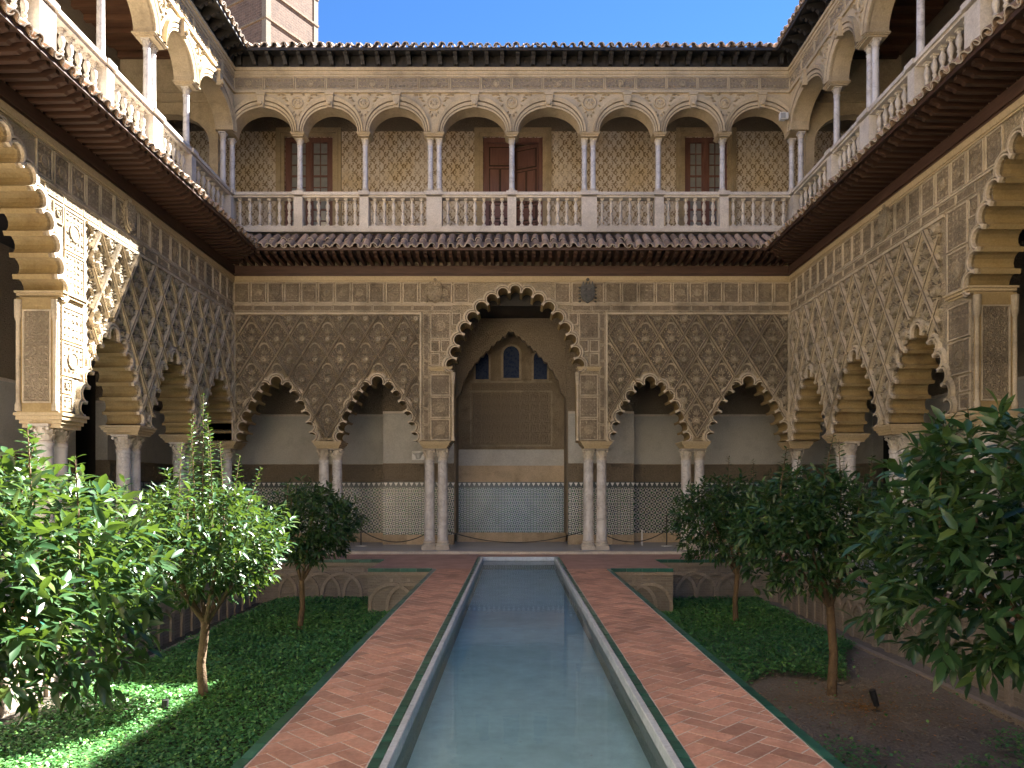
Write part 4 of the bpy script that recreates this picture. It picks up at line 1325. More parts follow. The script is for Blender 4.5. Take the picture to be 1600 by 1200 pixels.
ub = thing('gallery_wall', 'sgraffito plaster wall with a double door and two windows behind the far upper arcade', 'wall', T(0, UG, 0), 'back walls of the upper gallery')
opens = [(-6.93, -5.48), (-.95, .85), (5.13, 6.42)]
xs = [GX0] + [v for o in opens for v in o] + [GX1]
face = MB()
for a, b2 in zip(xs[0::2], xs[1::2]): face.box(a, b2, 0, .3, 8.40, 12.45)
for a, b2 in opens: face.box(a - .001, b2 + .001, 0.001, .3, 12.28, 12.449)
obj('sgraffito_face', face, 'sgraffito', ub)
obj('carved_frieze', MB().box(GX0, GX1, -.03, .3, 12.451, 13.0), 'frieze_dark', ub)
obj('dado', MB().box(GX0, -7.2, -.03, 0, 8.44, 9.0).box(-5.25, -1.2, -.03, 0, 8.44, 9.0).box(1.1, 4.9, -.03, 0, 8.44, 9.0).box(6.65, GX1, -.03, 0, 8.44, 9.0), 'tile_blue', ub)
for a, b2 in opens:
    fr = MB()
    for (g0, g1, y) in ((.0, .10, -.05), (.10, .17, -.09), (.17, .26, -.06)):
        fr.box(a - g1, a - g0 - .001, y, .0, 8.44, 12.28 + g1); fr.box(b2 + g0 + .001, b2 + g1, y, .0, 8.44, 12.28 + g1)
        fr.box(a - g0 + .0, b2 + g0, y, .0, 12.28 + g0 + .001, 12.28 + g1)
    obj('stone_surround', fr, 'upper', ub)
for (a, b2) in (opens[0], opens[2]):
    win = obj('window', MB().box(a + .001, a + .14, .05, .16, 8.44, 12.28).box(b2 - .14, b2 - .001, .05, .16, 8.44, 12.28).box(a + .141, b2 - .141, .05, .16, 12.14, 12.28)
              .box((a + b2) / 2 - .07, (a + b2) / 2 + .07, .04, .16, 8.44, 12.139).box(a + .141, b2 - .141, .06, .15, 8.44, 9.1), 'door_wood', ub)
    for (l, r) in ((a + .141, (a + b2) / 2 - .071), ((a + b2) / 2 + .071, b2 - .141)):
        gb = MB()
        gb.box(l, l + .045, .065, .13, 9.101, 12.139); gb.box(r - .045, r, .065, .13, 9.101, 12.139)
        gb.box((l + r) / 2 - .012, (l + r) / 2 + .012, .07, .12, 9.101, 12.139)
        for k in range(1, 9):
            z = 9.1 + 3.04 * k / 9
            hz = .012 if k % 3 else .03
            gb.box(l + .046, (l + r) / 2 - .0125, .07, .119, z - hz, z + hz); gb.box((l + r) / 2 + .0125, r - .046, .07, .119, z - hz, z + hz)
        obj('glazing_bar', gb, 'door_wood', win)
        for q in (0, 1):
            for k in range(9):
                z = 9.1 + 3.04 * k / 9
                p0, p1 = (l + .05, (l + r) / 2 - .014) if q == 0 else ((l + r) / 2 + .014, r - .05)
                key = ('pane', round(p1 - p0, 3))
                if key not in _plaques: _plaques[key] = MB().box(0, p1 - p0, 0, .008, 0, .30).mesh('pane', 'glass')
                link('pane', _plaques[key], win, Matrix.Translation((p0, .095, z + .02)))
a, b2 = opens[1]
obj('door_frame', MB().box(a + .001, a + .12, .05, .2, 8.44, 12.28).box(b2 - .12, b2 - .001, .05, .2, 8.44, 12.28).box(a + .121, b2 - .121, .05, .2, 12.14, 12.28), 'door_wood', ub)
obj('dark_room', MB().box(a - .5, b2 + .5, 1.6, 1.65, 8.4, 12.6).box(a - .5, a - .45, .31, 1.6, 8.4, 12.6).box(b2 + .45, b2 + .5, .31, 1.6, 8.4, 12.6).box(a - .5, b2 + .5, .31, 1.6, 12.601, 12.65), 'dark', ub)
def door_leaf(hx, sgn, ang):
    wd = (b2 - a - .24) / 2 - .004
    mb = MB().box(0, wd, -.02, .02, 8.46, 12.13)
    lf = obj('door_leaf', mb, 'door_wood', ub, None, Matrix.Translation((hx, .12, 0)) @ Matrix.Rotation(ang, 4, 'Z') @ Matrix.Diagonal((sgn, 1, 1, 1)))
    for (x0, x1, z0, z1) in ((.08, .76, 11.45, 12.0), (.08, .40, 10.35, 11.35), (.44, .76, 10.35, 11.35), (.08, .76, 9.85, 10.25), (.08, .40, 8.7, 9.75), (.44, .76, 8.7, 9.75)):
        p = MB()
        obj('panel_moulding', MB().box(x0 * wd / .84 - .02, x1 * wd / .84 + .02, -.032, -.021, z0 - .02, z1 + .02), 'wood', lf)  # dark border stands in for the shaded groove round the panel
        p.box(x0 * wd / .84 + .02, x1 * wd / .84 - .02, -.05, -.033, z0 + .02, z1 - .02); p.box(x0 * wd / .84 + .05, x1 * wd / .84 - .05, -.075, -.051, z0 + .05, z1 - .05)
        obj('door_panel', p, 'door_wood', lf)
door_leaf(a + .121, 1, 0.0)
door_leaf(b2 - .121, -1, R(-24))
for nm, x0, sg, ylo in (('left', GX0, 1, -2.5), ('right', GX1, -1, -2.5)):
    w = thing('gallery_wall', 'plain shaded wall at the back of the %s upper gallery' % nm, 'wall', T(x0, 0, 0), 'back walls of the upper gallery')
    xa, xb = (-.3, 0) if sg > 0 else (0, .3)
    obj('wall_face', MB().box(xa, xb, NY - .5, UG, 8.40, 13.0), 'frieze_dark', w)
    for yy in (8.0, 12.5, 17.0, 20.6):
        d = MB().box(0 if sg > 0 else -.06, .06 if sg > 0 else 0, yy, yy + 1.3, 8.44, 11.2)
        obj('door', d, 'wood_black', w)
    # arch across the end of the side gallery
    ca = [(-1.45, 8.44), (-1.45, 10.0)] + [(-1.15 * math.cos(math.pi * k / 12), 10.9 + .7 * math.sin(math.pi * k / 12)) for k in range(13)]
    poly = [(-1.40, 8.44), (-1.15, 8.44)] + [(-1.15 * math.cos(math.pi * k / 12), 10.7 + .75 * math.sin(math.pi * k / 12)) for k in range(13)] + [(1.15, 8.44), (1.40, 8.44), (1.40, 12.99), (-1.40, 12.99)]
    cxm = ((GX0 + LX - UT) / 2 - x0) if sg > 0 else ((GX1 + RX + UT) / 2 - x0)
    wdt = abs((GX0 - LX + UT) if sg > 0 else (GX1 - RX - UT)) / 2 - .003
    poly = [(p[0] * wdt / 1.40, p[1]) for p in poly]
    obj('cross_arch', MB().prism(poly, -.15, .15), 'upper', w, None, Matrix.Translation((cxm, FY + .2, 0)))
    cr = MB().box(cxm - wdt, cxm + wdt, FY + .02, FY + .049, 12.0, 12.06).box(cxm - wdt, cxm + wdt, FY + .0, FY + .049, 11.75, 11.8)
    obj('cross_cornice', cr, 'upper', w)

# ------------------------------------------------------------------ eaves and roofs
def tile_mesh(L, r0, r1, up=True):
    """barrel tile running down local -y; r0 at the upper, r1 at the lower end"""
    mb = MB()
    rings = []
    for y, r in ((0, r0), (-L, r1), (-L, r1 - .018), (0, r0 - .018)):
        ring = []
        for k in range(8):
            a = math.pi * k / 7
            z = r * math.sin(a)
            ring.append((r * math.cos(a), y, z if up else -z))
        rings.append(ring)
    rings.append(rings[0])
    mb.strip(rings)
    for k in (0, 7):
        mb.f.append((k, 8 + k, 16 + k, 24 + k))
    me = mb.mesh('roof_tile', 'terracotta', 50, False)
    me.materials.append(M['lime'])
    for i in range(7, 14): me.polygons[i].material_index = 1
    return me
COVER = tile_mesh(.44, .078, .092); PAN = tile_mesh(.48, .092, .080, False)

def eave(key, label, lim, miter, e, z_in, z_out, soff, thick, raf, raf_mat, sp, tiles, rows, vis, carved=False):
    """z_in/z_out: roof surface at the wall and at the lip; soff: soffit height"""
    ev = thing('tiled_eave', label, 'eave', FRAME[key], 'tiled eaves round the court')
    u0, u1 = lim
    o0, o1 = u0 + (e if miter[0] else 0), u1 - (e if miter[1] else 0)
    nmax = lambda u: min(e, (u - u0) if miter[0] else 9, (u1 - u) if miter[1] else 9)
    vs = [(u0, 0, soff), (u1, 0, soff), (o1, -e, z_out - .06), (o0, -e, z_out - .06), (u0, 0, z_in), (u1, 0, z_in), (o1, -e, z_out), (o0, -e, z_out)]
    obj('deck', MB().add(vs, [(0, 1, 2, 3), (7, 6, 5, 4), (0, 4, 5, 1), (1, 5, 6, 2), (2, 6, 7, 3), (3, 7, 4, 0)]), raf_mat, ev)
    slope = math.atan2(z_in - z_out, e)
    # rafters
    n = int((vis[1] - vis[0]) / sp)
    full = None
    zr = lambda q: (soff + (z_out - .06 - soff) * q / e)
    def rafter(L):
        mb = MB()
        hgt = raf[1]
        pts = [(0, 0), (-L, 0), (-L, -hgt * .45), (-L + .05, -hgt * .62), (-L + .10, -hgt * .72), (-L + .14, -hgt), (0, -hgt)] if L > .3 else [(0, 0), (-L, 0), (-L, -hgt), (0, -hgt)]
        if carved:
            pts = [(0, 0), (-L, 0), (-L, -.05), (-L + .05, -.09), (-L + .09, -.08), (-L + .13, -.15), (-L + .18, -.14), (-L + .23, -hgt), (0, -hgt)] if L > .3 else pts
        m = len(pts)
        vs2 = [(-raf[0] / 2, y, z) for y, z in pts] + [(raf[0] / 2, y, z) for y, z in pts]
        fs = [tuple(range(m)), tuple(range(2 * m - 1, m - 1, -1))] + [(i, (i + 1) % m, m + (i + 1) % m, m + i) for i in range(m)]
        return mb.add(vs2, fs).mesh('rafter', raf_mat)
    inc = math.atan2(z_out - .06 - soff, e)
    for i in range(n + 1):
        u = vis[0] + sp * (i + .5)
        if u > vis[1]: continue
        L = min(e - .05, nmax(u) - .02)
        if L < .08: continue
        if L >= e - .051:
            full = full or rafter(L)
            me = full
        else: me = rafter(L)
        link('rafter', me, ev, Matrix.Translation((u, 0, soff - .002)) @ Matrix.Rotation(-inc, 4, 'X'))
    # beam along the wall, lip board
    a0, a1 = (vis[0], vis[1])
    obj('wall_beam', MB().box(u0 + .03 * miter[0], u1 - .03 * miter[1], -.035, -.001, 12.612, soff) if carved else MB().box(u0 + .06 * miter[0], u1 - .06 * miter[1], -.06, -.001, soff - thick, soff - raf[1] - .004).box(u0 + .03 * miter[0], u1 - .03 * miter[1], -.03, -.001, soff - thick - .05, soff - thick - .001), 'wood_trim' if not carved else raf_mat, ev)
    obj('lip_board', MB().box(o0, o1, -e - .025, -e, z_out - .075, z_out - .005), raf_mat, ev)
    # tiles
    nt_ = int((vis[1] - vis[0]) / tiles)
    for i in range(nt_):
        for half, me in ((0, COVER), (1, PAN)):
            u = vis[0] + tiles * (i + .25 + .5 * half)
            for r_ in range(rows):
                nn = e + .05 - r_ * .37       # lower end of this tile
                if nn < .35: continue
                if nmax(u) < min(nn - .10, e - .06): continue
                if half and r_ > 0: continue
                up = nn - .42 * math.cos(slope)
                zz = z_out + (e - up) * math.tan(slope) + (.035 if half == 0 else .10)
                mx = Matrix.Translation((u + rng.uniform(-.008, .008), -up, zz)) @ Matrix.Rotation(slope + rng.uniform(-.045, .045), 4, 'X') @ Matrix.Rotation(rng.uniform(-.07, .07), 4, 'Z') @ Matrix.Rotation(rng.uniform(-.06, .06), 4, 'Y')
                link('roof_tile', me, ev, mx)
    return ev
LOW = dict(e=.90, z_in=8.28, z_out=7.66, soff=7.58, thick=.33, raf=(.085, .12), raf_mat='wood', sp=.208, tiles=.236)
eave('far', 'tiled lower eave on dark rafters across the far side of the court', (LX, RX), (1, 1), rows=3, vis=(LX, RX), **LOW)
eave('left', 'tiled lower eave with warm brown rafters along the left of the court', (-21.6, 0), (0, 1), rows=1, vis=(-11.8, 0), **LOW)
eave('right', 'tiled lower eave with black shaded rafters along the right of the court', (0, 21.6), (1, 0), rows=1, vis=(0, 11.8), **LOW)
UPR = dict(e=.50, z_in=13.10, z_out=12.86, soff=12.92, thick=.24, raf=(.10, .24), raf_mat='wood_black', sp=.40, tiles=.236, carved=True)
eave('far', 'upper tiled eave on carved black brackets along the far roof', (LX, RX), (1, 1), rows=1, vis=(LX, RX), **UPR)
eave('left', 'upper tiled eave on carved black brackets along the left roof', (-21.6, 0), (0, 1), rows=1, vis=(-11.8, 0), **UPR)
eave('right', 'upper tiled eave on carved black brackets along the right roof', (0, 21.6), (1, 0), rows=1, vis=(0, 11.8), **UPR)
rf = MB()
rf.add([(LX, FY + .01, 13.12), (RX, FY + .01, 13.12), (GX1, UG + .4, 14.1), (GX0, UG + .4, 14.1)], [(0, 1, 2, 3)])
rf.add([(LX - .01, NY - .6, 13.12), (LX - .01, FY, 13.12), (GX0, UG + .4, 14.1), (GX0, NY - .6, 14.1)], [(0, 1, 2, 3)])
rf.add([(RX + .01, FY, 13.12), (RX + .01, NY - .6, 13.12), (GX1, NY - .6, 14.1), (GX1, UG + .4, 14.1)], [(0, 1, 2, 3)])
struct('roof', rf, 'terracotta')
# the side of the court behind the camera
rear = [(GX0, 0.0), (-2.4, 0.0), (-2.4, 5.4), (2.4, 5.4), (2.4, 0.0), (GX1, 0.0), (GX1, 13.1), (GX0, 13.1)]
struct('rear_wall', MB().prism(rear, NY - 1.1, NY - .55), 'upper')

# ------------------------------------------------------------------ tower beyond the roofs
M['tower_quoin'] = stone('tower_quoin', (0.12, 0.085, 0.055), (0.18, 0.135, 0.09), 2, bd=0.01)
tw = thing('brick_tower', 'tall brick tower standing behind the left corner of the roofs', 'tower', T(-11.95, 36.0, 0, R(60)))
TS = 1.6
obj('shaft', MB().box(-TS, TS, -TS, TS, -1.6, 34), 'tower_brick', tw)
cb = MB()
for x0, y0 in ((-TS - .03, -TS - .03), (TS - .25, -TS - .03), (TS - .25, TS - .25)):
    cb.box(x0, x0 + .28, y0, y0 + .28, -1.6, 34.01)
obj('corner_pilaster', cb, 'tower_quoin', tw)
bd = MB()
for z in (20.6, 21.9, 23.2, 24.5, 25.8):
    bd.box(-TS - .06, TS + .06, -TS - .06, TS + .06, z, z + .09)
obj('string_course', bd, 'bark', tw)

# ------------------------------------------------------------------ small fittings
fl_ = thing('floodlight', 'small white floodlight on the capital at the far right upper corner', 'floodlight', T(6.93, FY - .10, 11.26))
obj('housing', MB().box(-.10, .04, -.16, -.04, -.09, .09), 'white_paint', fl_)
obj('lens', MB().box(-.09, .03, -.172, -.161, -.07, .07), 'glass', fl_)
obj('bracket', MB().box(-.02, .02, -.04, .08, -.02, .02).box(.05, .12, -.12, -.05, -.06, .10), 'white_paint', fl_)
def spike(x, y, label, tilt):
    s = thing('garden_light', label, 'garden light', T(x, y, BEDZ - .02, 0, .8), 'spike lights in the beds')
    obj('spike', MB().tube([(0, 0, 0), (0, 0, .12)], .012), 'metal', s)
    obj('base_plate', MB().lathe([(.08, .02), (.085, .03), (.08, .045), (.0, .05)], 12), 'metal', s)
    obj('lamp_head', MB().tube([(0, 0, .10), (tilt * .5, 0, .22), (tilt, 0, .34)], [.04, .05, .048], 10), 'metal', s, 40)
spike(4.36, 8.9, 'black spike light leaning on the bare soil of the right bed', -.07)
spike(-4.03, 8.5, 'dark spike light in the green ground cover of the left bed', .02)

def wall_lamp(x, y, z, rz, label):
    l = thing('wall_lamp', label, 'wall lamp', T(x, y, z, rz), 'white plaster uplights in the galleries')
    bowl = MB()
    prof = [(0.0, -.14), (.07, -.12), (.10, -.02), (.13, .0), (.17, .03), (.17, .08), (.15, .08)]
    n = 9
    vs = []
    for r, zz in prof:
        for k in range(n):
            a_ = math.pi + math.pi * k / (n - 1)
            vs.append((r * math.cos(a_), r * math.sin(a_), zz))
    fs = [(i * n + k, i * n + k + 1, (i + 1) * n + k + 1, (i + 1) * n + k) for i in range(len(prof) - 1) for k in range(n - 1)]
    bowl.add(vs, fs)
    obj('bowl', bowl, 'white_paint', l, 40)
    obj('back_plate', MB().box(-.18, .18, -.012, 0, -.16, .10), 'white_paint', l)
wall_lamp(-2.78, GW - .85, 2.66, 0, 'white plaster uplight on the far gallery pier left of the great arch')
wall_lamp(GX0, 18.2 - 1.6, 2.6, R(90), 'white plaster uplight on the back wall of the left gallery')
wall_lamp(GX1, 18.0 - 1.6, 2.6, R(-90), 'white plaster uplight on the back wall of the right gallery')

def stanchion(x, y, label):
    s = thing('rope_post', label, 'rope post', T(x, y, .06), 'posts of the rope barrier')
    obj('foot', MB().lathe([(.16, 0), (.16, .015), (.05, .03)], 14), 'white_paint', s)
    obj('pole', MB().lathe([(.018, .03), (.018, .82), (.032, .83), (.032, .86), (.0, .88)], 10), 'metal', s)
stanchion(4.26, 20.7, 'black rope post in the far gallery right of the great arch')
stanchion(-4.3, 20.7, 'black rope post in the far gallery left of the great arch')
for (x0, x1, label) in ((2.3, 4.26, 'black rope sagging from the right great pillar to its post'), (-1.9, 1.95, 'black rope sagging across the great far arch'), (-4.3, -2.3, 'black rope sagging from the left great pillar to its post')):
    y = 20.4 if abs(x0 + x1) < .2 else 20.65
    pts = [(x0 + (x1 - x0) * k / 14, y, .52 - .34 * (1 - (2 * k / 14 - 1) ** 2)) for k in range(15)]
    tag(obj('barrier_rope', MB().tube(pts, .014, 6), 'metal'), label, 'rope', 'barrier ropes')
tag(obj('marker_post', MB().box(-.02, .02, -.02, .02, 0, .42).box(-.026, .026, -.026, .026, .421, .44), 'white_paint', None, None, T(3.62, 21.0, .06)), 'short white marker post by the far gallery wall right of the great arch', 'post')

# ------------------------------------------------------------------ plants
LEAF_V = np.array([(0, 0, 0), (.30, .145, .045), (.30, 0, 0), (.30, -.145, .045), (.65, .135, .02), (.65, 0, -.03), (.65, -.135, .02), (1, 0, -.12)], float)
LEAF_F = [(0, 2, 1), (0, 3, 2), (1, 2, 5, 4), (2, 3, 6, 5), (4, 5, 7), (5, 6, 7)]
def mesh_np(name, V, tris, quads, mat, smooth=True):
    me = bpy.data.meshes.new(name)
    nv = len(V); nt_, nq = len(tris), len(quads)
    me.vertices.add(nv); me.vertices.foreach_set('co', V.astype(np.float32).ravel())
    loops = np.concatenate([tris.ravel(), quads.ravel()]).astype(np.int32)
    me.loops.add(len(loops)); me.loops.foreach_set('vertex_index', loops)
    me.polygons.add(nt_ + nq)
    starts = np.concatenate([np.arange(nt_) * 3, nt_ * 3 + np.arange(nq) * 4]).astype(np.int32)
    me.polygons.foreach_set('loop_start', starts)
    me.update(calc_edges=True)
    if smooth: me.polygons.foreach_set('use_smooth', np.ones(nt_ + nq, bool))
    me.materials.append(M[mat])
    me.validate()
    return me
LT = np.array([f for f in LEAF_F if len(f) == 3]); LQ = np.array([f for f in LEAF_F if len(f) == 4])
def leaves_mesh(name, P, A, mat):
    """P (n,3) positions, A (n,3,3) columns = leaf axes times length"""
    n = len(P)
    V = (np.einsum('nij,kj->nki', A, LEAF_V) + P[:, None, :]).reshape(-1, 3)
    o = (np.arange(n) * len(LEAF_V))[:, None, None]
    return mesh_np(name, V, (LT[None] + o).reshape(-1, 3), (LQ[None] + o).reshape(-1, 4), mat)
ONE_LEAF = leaves_mesh('leaf', np.zeros((1, 3)), np.eye(3)[None], 'leaf')

def norm(a): return a / np.maximum(np.linalg.norm(a, axis=-1, keepdims=True), 1e-9)
def leaf_axes(d, size, droop):
    n = len(d)
    d = d.copy(); d[:, 2] -= droop; d = norm(d)
    up = np.tile(np.array([0, 0, 1.0]), (n, 1)) + nrg.normal(0, .45, (n, 3))
    side = norm(np.cross(up, d)); nm = np.cross(d, side)
    return np.stack([d, side, nm], axis=2) * size[:, None, None]

def tree(label, base, hfork, cc, rad, ntw, leaf, shoots, nind, seed, trunk_r=.06, flat=0.0):
    global nrg
    nrg = np.random.default_rng(seed); r = random.Random(seed)
    t = thing('orange_tree', label, 'tree', T(*base), 'young orange trees in the sunken beds')
    bx, by, bz = base
    c = np.array(cc) - np.array(base)
    rad = np.array(rad)
    fork = Vector((r.uniform(-.04, .04), r.uniform(-.04, .04), hfork))
    mid = Vector((fork.x * .5 + r.uniform(-.05, .05), fork.y * .5, hfork * .5))
    obj('trunk', MB().tube([(0, 0, -.05), (0, 0, .06), mid, fork, fork + Vector((0, 0, .12))], [trunk_r * 1.35, trunk_r * 1.05, trunk_r * .9, trunk_r * .88, trunk_r * .6], 10), 'bark', t, 60)
    tips = []
    lob = [(norm(nrg.normal(size=3)), nrg.uniform(.5, 1)) for _ in range(9)]
    k = 0
    while len(tips) < ntw:
        d = norm(nrg.normal(size=3))
        s = 0.86
        for q, a_ in lob: s += .22 * a_ * max(0, float(d @ q)) ** 5
        f = (nrg.uniform(.10, 1.0)) ** .42
        p = c + d * rad * s * f
        if d[2] < -.55 and f > .75 and flat: continue
        tips.append((p, d, f))
    for k in range(6):
        a_ = 2 * math.pi * k / 6 + r.uniform(-.3, .3)
        e = Vector(c) + Vector((math.cos(a_) * rad[0] * .6, math.sin(a_) * rad[1] * .6, r.uniform(-.1, .45) * rad[2]))
        m_ = fork.lerp(e, .5) + Vector((0, 0, -.03))
        obj('branch', MB().tube([fork, m_, e], [trunk_r * .6, trunk_r * .38, trunk_r * .15], 6), 'bark', t, 60)
    P, D, S, O = [], [], [], []
    twg = MB()
    for p, d, f in tips:
        tw_ = norm(d * .75 + np.array([0, 0, .45]) + nrg.normal(0, .28, 3))
        L = nrg.uniform(.16, .30)
        m = nrg.integers(7, 12)
        ref = norm(np.cross(tw_, np.array([.3, .5, .2]))); ref2 = np.cross(tw_, ref)
        ph = nrg.uniform(0, 6.28)
        for i in range(m):
            q = i / m
            an = ph + i * 2.4
            perp = ref * math.cos(an) + ref2 * math.sin(an)
            spread = .95 - .45 * q
            P.append(p + tw_ * L * (q - .5)); D.append(tw_ * (1 - spread * .45) + perp * spread); S.append(leaf * nrg.uniform(.65, 1.2)); O.append(f)
    for (sx, sy, h0, h1) in shoots:
        n_ = int((h1 - h0) / .016)
        ph = nrg.uniform(0, 6)
        lean = nrg.normal(0, .06, 2)
        for i in range(n_):
            q = i / n_
            an = ph + i * 2.4
            z = h0 + (h1 - h0) * q
            P.append(np.array([sx + lean[0] * q - bx, sy + lean[1] * q - by, z - bz])); D.append(np.array([math.cos(an), math.sin(an), .35 + .6 * q])); S.append(leaf * (1.05 - .55 * q) * nrg.uniform(.65, 1.05)); O.append(.5)
        twg.tube([(sx - bx, sy - by, h0 - .3 - bz), (sx - bx, sy - by, h0 - bz), (sx + lean[0] - bx, sy + lean[1] - by, h1 - bz)], [.010, .008, .003], 5)
    P = np.array(P); D = norm(np.array(D)); S = np.array(S); O = np.array(O)
    A = leaf_axes(D, S, .32)
    # the leaves that show largest become leaves of their own
    W = P + np.array(base)
    tocam = norm(np.array([0, 0, EYE]) - (c + np.array(base)))
    face = norm(P - c) @ tocam
    px = W[:, 0] / np.maximum(W[:, 1], .1) * 1155
    pz = (W[:, 2] - EYE) / np.maximum(W[:, 1], .1) * 1155
    score = face * 1.0 + O * .8 - 3.0 * ((np.abs(px + 0) > 796) | (pz < -437))
    idx = np.argsort(-score)[:nind]
    keep = np.ones(len(P), bool); keep[idx] = False
    cr = link('crown', leaves_mesh('crown', P[keep], A[keep], 'leaf'), t)
    cr['kind'] = 'stuff'
    if twg.f: obj('shoot', twg, 'bark', t, 60)
    for i in idx:
        mx = Matrix.Identity(4)
        for a_ in range(3):
            for b_ in range(3): mx[a_][b_] = A[i][a_][b_]
            mx[a_][3] = P[i][a_]
        link('leaf', ONE_LEAF, t, mx)
    return t

def shoot_ring(x, y, n, rx, z0, z1, seed):
    r = random.Random(seed)
    return [(x + r.uniform(-rx, rx), y + r.uniform(-rx, rx), z0, z0 + r.uniform(.3, 1) * (z1 - z0)) for _ in range(n)]
tree('big orange tree cut off by the left edge, its leaves in sun', (-3.85, 4.95, BEDZ), 1.2, (-3.72, 4.95, 1.06), (1.32, 1.28, .94), 640, .165, [(-3.2, 4.9, 1.6, 2.1), (-3.45, 4.7, 1.7, 2.2), (-2.95, 5.0, 1.5, 1.9), (-3.35, 5.0, 1.6, 2.05)], 300, 21)
tree('sunlit orange tree with a tall pointed top on the left', (-3.86, 9.18, BEDZ), 1.0, (-3.95, 9.18, .98), (1.18, 1.12, .74), 700, .13,
     [(-3.86, 9.15, 1.6, 2.85), (-3.80, 9.2, 1.6, 2.6), (-3.95, 9.1, 1.6, 2.6), (-3.72, 9.1, 1.5, 2.4), (-4.05, 9.15, 1.5, 2.4), (-3.62, 9.2, 1.5, 2.25), (-4.18, 9.2, 1.5, 2.25), (-3.48, 9.1, 1.4, 2.1), (-3.9, 9.0, 1.6, 2.45), (-3.30, 9.1, 1.4, 1.95)], 300, 22)
tree('shaded round orange tree at the far end of the left bed', (-3.97, 13.63, BEDZ), .95, (-3.72, 13.6, 1.02), (.90, .9, .80), 480, .135, shoot_ring(-3.8, 13.6, 4, .4, 1.5, 2.0, 4), 120, 23, trunk_r=.055)
tree('big dark orange tree cut off by the right edge', (3.95, 5.15, BEDZ), 1.25, (3.78, 5.15, 1.22), (1.36, 1.25, .88), 600, .175, [(3.05, 5.3, 1.6, 2.15), (3.25, 5.2, 1.7, 2.25), (3.75, 5.1, 1.8, 2.2)], 300, 24)
tree('shaded orange tree beside the bare soil in the right bed', (4.06, 9.46, BEDZ), 1.15, (3.78, 9.4, 1.20), (1.06, 1.05, .80), 640, .135, [(3.35, 9.3, 1.7, 2.2), (3.9, 9.3, 1.8, 2.35), (4.15, 9.4, 1.7, 2.3), (4.5, 9.35, 1.6, 2.1), (3.6, 9.5, 1.6, 2.1)], 300, 25)
tree('shaded orange tree at the far end of the right bed', (4.27, 14.26, BEDZ), 1.0, (3.95, 14.2, 1.15), (.95, .9, .82), 480, .135, [(4.1, 14.2, 1.6, 2.3), (4.6, 14.2, 1.6, 2.25), (4.9, 14.2, 1.5, 2.0)], 120, 26, trunk_r=.055)

def cover(name, x0, x1, y0, y1, dens, mask, seed):
    g2 = np.random.default_rng(seed)
    n = int((x1 - x0) * (y1 - y0) * dens)
    X = g2.uniform(x0, x1, n); Y = y0 + (y1 - y0) * g2.uniform(0, 1, n) ** 1.25
    k = mask(X, Y, g2); X, Y = X[k], Y[k]
    n = len(X)
    hgt = .05 + .05 * (np.sin(X * 3.1 + Y * 1.3) * np.sin(Y * 2.3 - X * 1.1) + 1) * .5
    Z = BEDZ + .03 + g2.uniform(0, 1, n) ** .6 * (hgt + .04)
    az = g2.uniform(0, 6.283, n); el = g2.normal(.25, .35, n)
    d = np.stack([np.cos(az) * np.cos(el), np.sin(az) * np.cos(el), np.sin(el)], 1)
    up = np.stack([g2.normal(0, .35, n), g2.normal(0, .35, n), np.ones(n)], 1)
    s = norm(np.cross(up, d)); L = g2.uniform(.02, .055, n) * (1 + .03 * (Y - 6))
    P = np.stack([X, Y, Z], 1)
    V = np.stack([P, P + d * (L * .5)[:, None] + s * (L * .36)[:, None], P + d * L[:, None] - np.array([0, 0, .1]) * L[:, None], P + d * (L * .5)[:, None] - s * (L * .36)[:, None]], 1).reshape(-1, 3)
    q = (np.arange(n) * 4)[:, None] + np.arange(4)[None]
    o = link(name, mesh_np(name, V, np.zeros((0, 3), int), q, 'cover', False))
    o['kind'] = 'stuff'
    return o
o = cover('ground_cover', BX0 + .5, PL0 - .1, 4.5, YB - .05, 2700, lambda X, Y, g: ~((Y > YK - .02) & (X > -3.07)), 1)
tag(o, 'dense low green ground cover filling the left sunken bed', 'ground cover')
def rmask(X, Y, g):
    w = .5 * np.sin(X * 1.7 + .6) + .35 * np.sin(X * 3.9)
    a_ = (Y > 10.1 + w * .6 + np.maximum(0, X - 4.6) * 2.2) & ~((Y > YK - .02) & (X < 3.32))
    b_ = (Y < 7.4 + .5 * np.sin(X * 2.7)) & (g.uniform(0, 1, len(X)) < .35 * (np.sin(X * 5 + Y * 4) * np.sin(Y * 6.3 - X * 2) > -.2)) & (X > 2.4)
    c_ = (X < 2.75 + .2 * np.sin(Y * 3)) & (Y > 8.2) & (Y < 10.5)
    d_ = g.uniform(0, 1, len(X)) < .006
    return a_ | b_ | c_ | d_
o = cover('ground_cover', PR1 + .1, BX1 - .5, 4.5, YB - .05, 2700, rmask, 2)
tag(o, 'patchy dark ground cover around bare soil in the right sunken bed', 'ground cover')

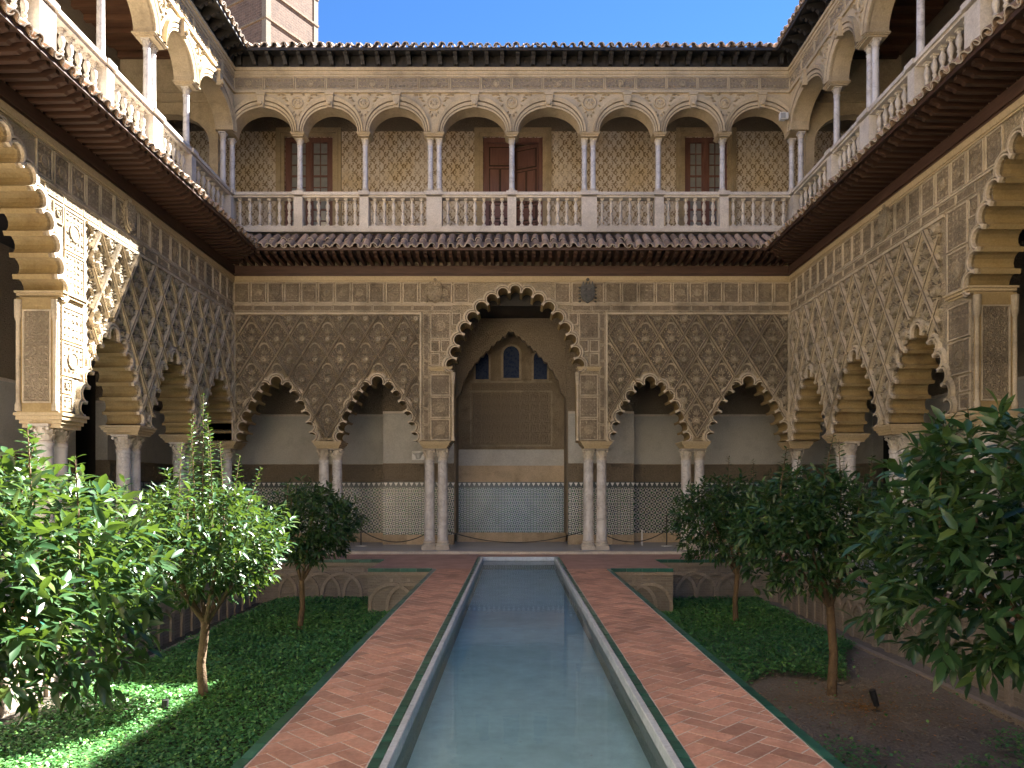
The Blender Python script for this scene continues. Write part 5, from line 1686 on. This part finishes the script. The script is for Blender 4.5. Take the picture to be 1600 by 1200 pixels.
# leaf litter on the bare soil and specks on the water
def litter(name, n, place, size, mat, seed):
    g2 = np.random.default_rng(seed)
    P = place(g2, n)
    az = g2.uniform(0, 6.283, n)
    d = np.stack([np.cos(az), np.sin(az), g2.normal(.0, .12, n)], 1)
    up = np.stack([g2.normal(0, .25, n), g2.normal(0, .25, n), np.ones(n)], 1)
    A = np.stack([norm(d), norm(np.cross(up, d)), norm(up)], axis=2) * (size * g2.uniform(.5, 1.1, n))[:, None, None]
    o = link(name, leaves_mesh(name, P, A, mat)); o['kind'] = 'stuff'
    return o
M['dry_leaf'] = leafmat('dry_leaf', (0.16, 0.075, 0.022), (0.30, 0.17, 0.06), (0.20, 0.10, 0.03), 0.7, 0.1)
def under_tree(g2, n):
    r = np.abs(g2.normal(0, 1, n)) * 1.1; a = g2.uniform(0, 6.283, n)
    X = np.clip(4.2 + r * np.cos(a) * 1.15, PR1 + .15, BX1 - .5); Y = np.clip(8.9 + r * np.sin(a), 5, 12)
    return np.stack([X, Y, np.full(n, BEDZ + .055)], 1)
tag(litter('fallen_leaves', 1500, under_tree, .05, 'dry_leaf', 9), 'brown fallen leaves scattered on the bare soil of the right bed', 'fallen leaves')
def on_water(g2, n):
    return np.stack([g2.uniform(PW0 + .03, PW1 - .03, n), g2.uniform(4.2, 14, n), np.full(n, -.082)], 1)
tag(litter('floating_leaves', 45, on_water, .022, 'dry_leaf', 10), 'tiny leaf specks floating on the pool', 'floating leaves')
def on_soil(g2, n):
    X = g2.uniform(PR1 + .1, BX1 - .05, n); Y = g2.uniform(4.6, 11.5, n)
    return np.stack([X, Y, np.full(n, BEDZ + .03)], 1)
g2 = np.random.default_rng(12)
P = on_soil(g2, 2600)
CL = np.array([(1, 0, 0), (.3, .9, .1), (-.8, .5, 0), (-.7, -.6, .05), (.4, -.9, 0), (0.1, 0, .8)], float)
sz = g2.uniform(.008, .028, len(P)) ** 1.0
V = (CL[None] * sz[:, None, None] + P[:, None, :]).reshape(-1, 3)
Fq = np.array([(0, 1, 5), (1, 2, 5), (2, 3, 5), (3, 4, 5), (4, 0, 5)])[None] + (np.arange(len(P)) * 6)[:, None, None]
o = link('soil_clods', mesh_np('soil_clods', V, Fq.reshape(-1, 3), np.zeros((0, 4), int), 'soil', False)); o['kind'] = 'stuff'
tag(o, 'loose clods of earth on the bare ground of the right bed', 'soil clods')
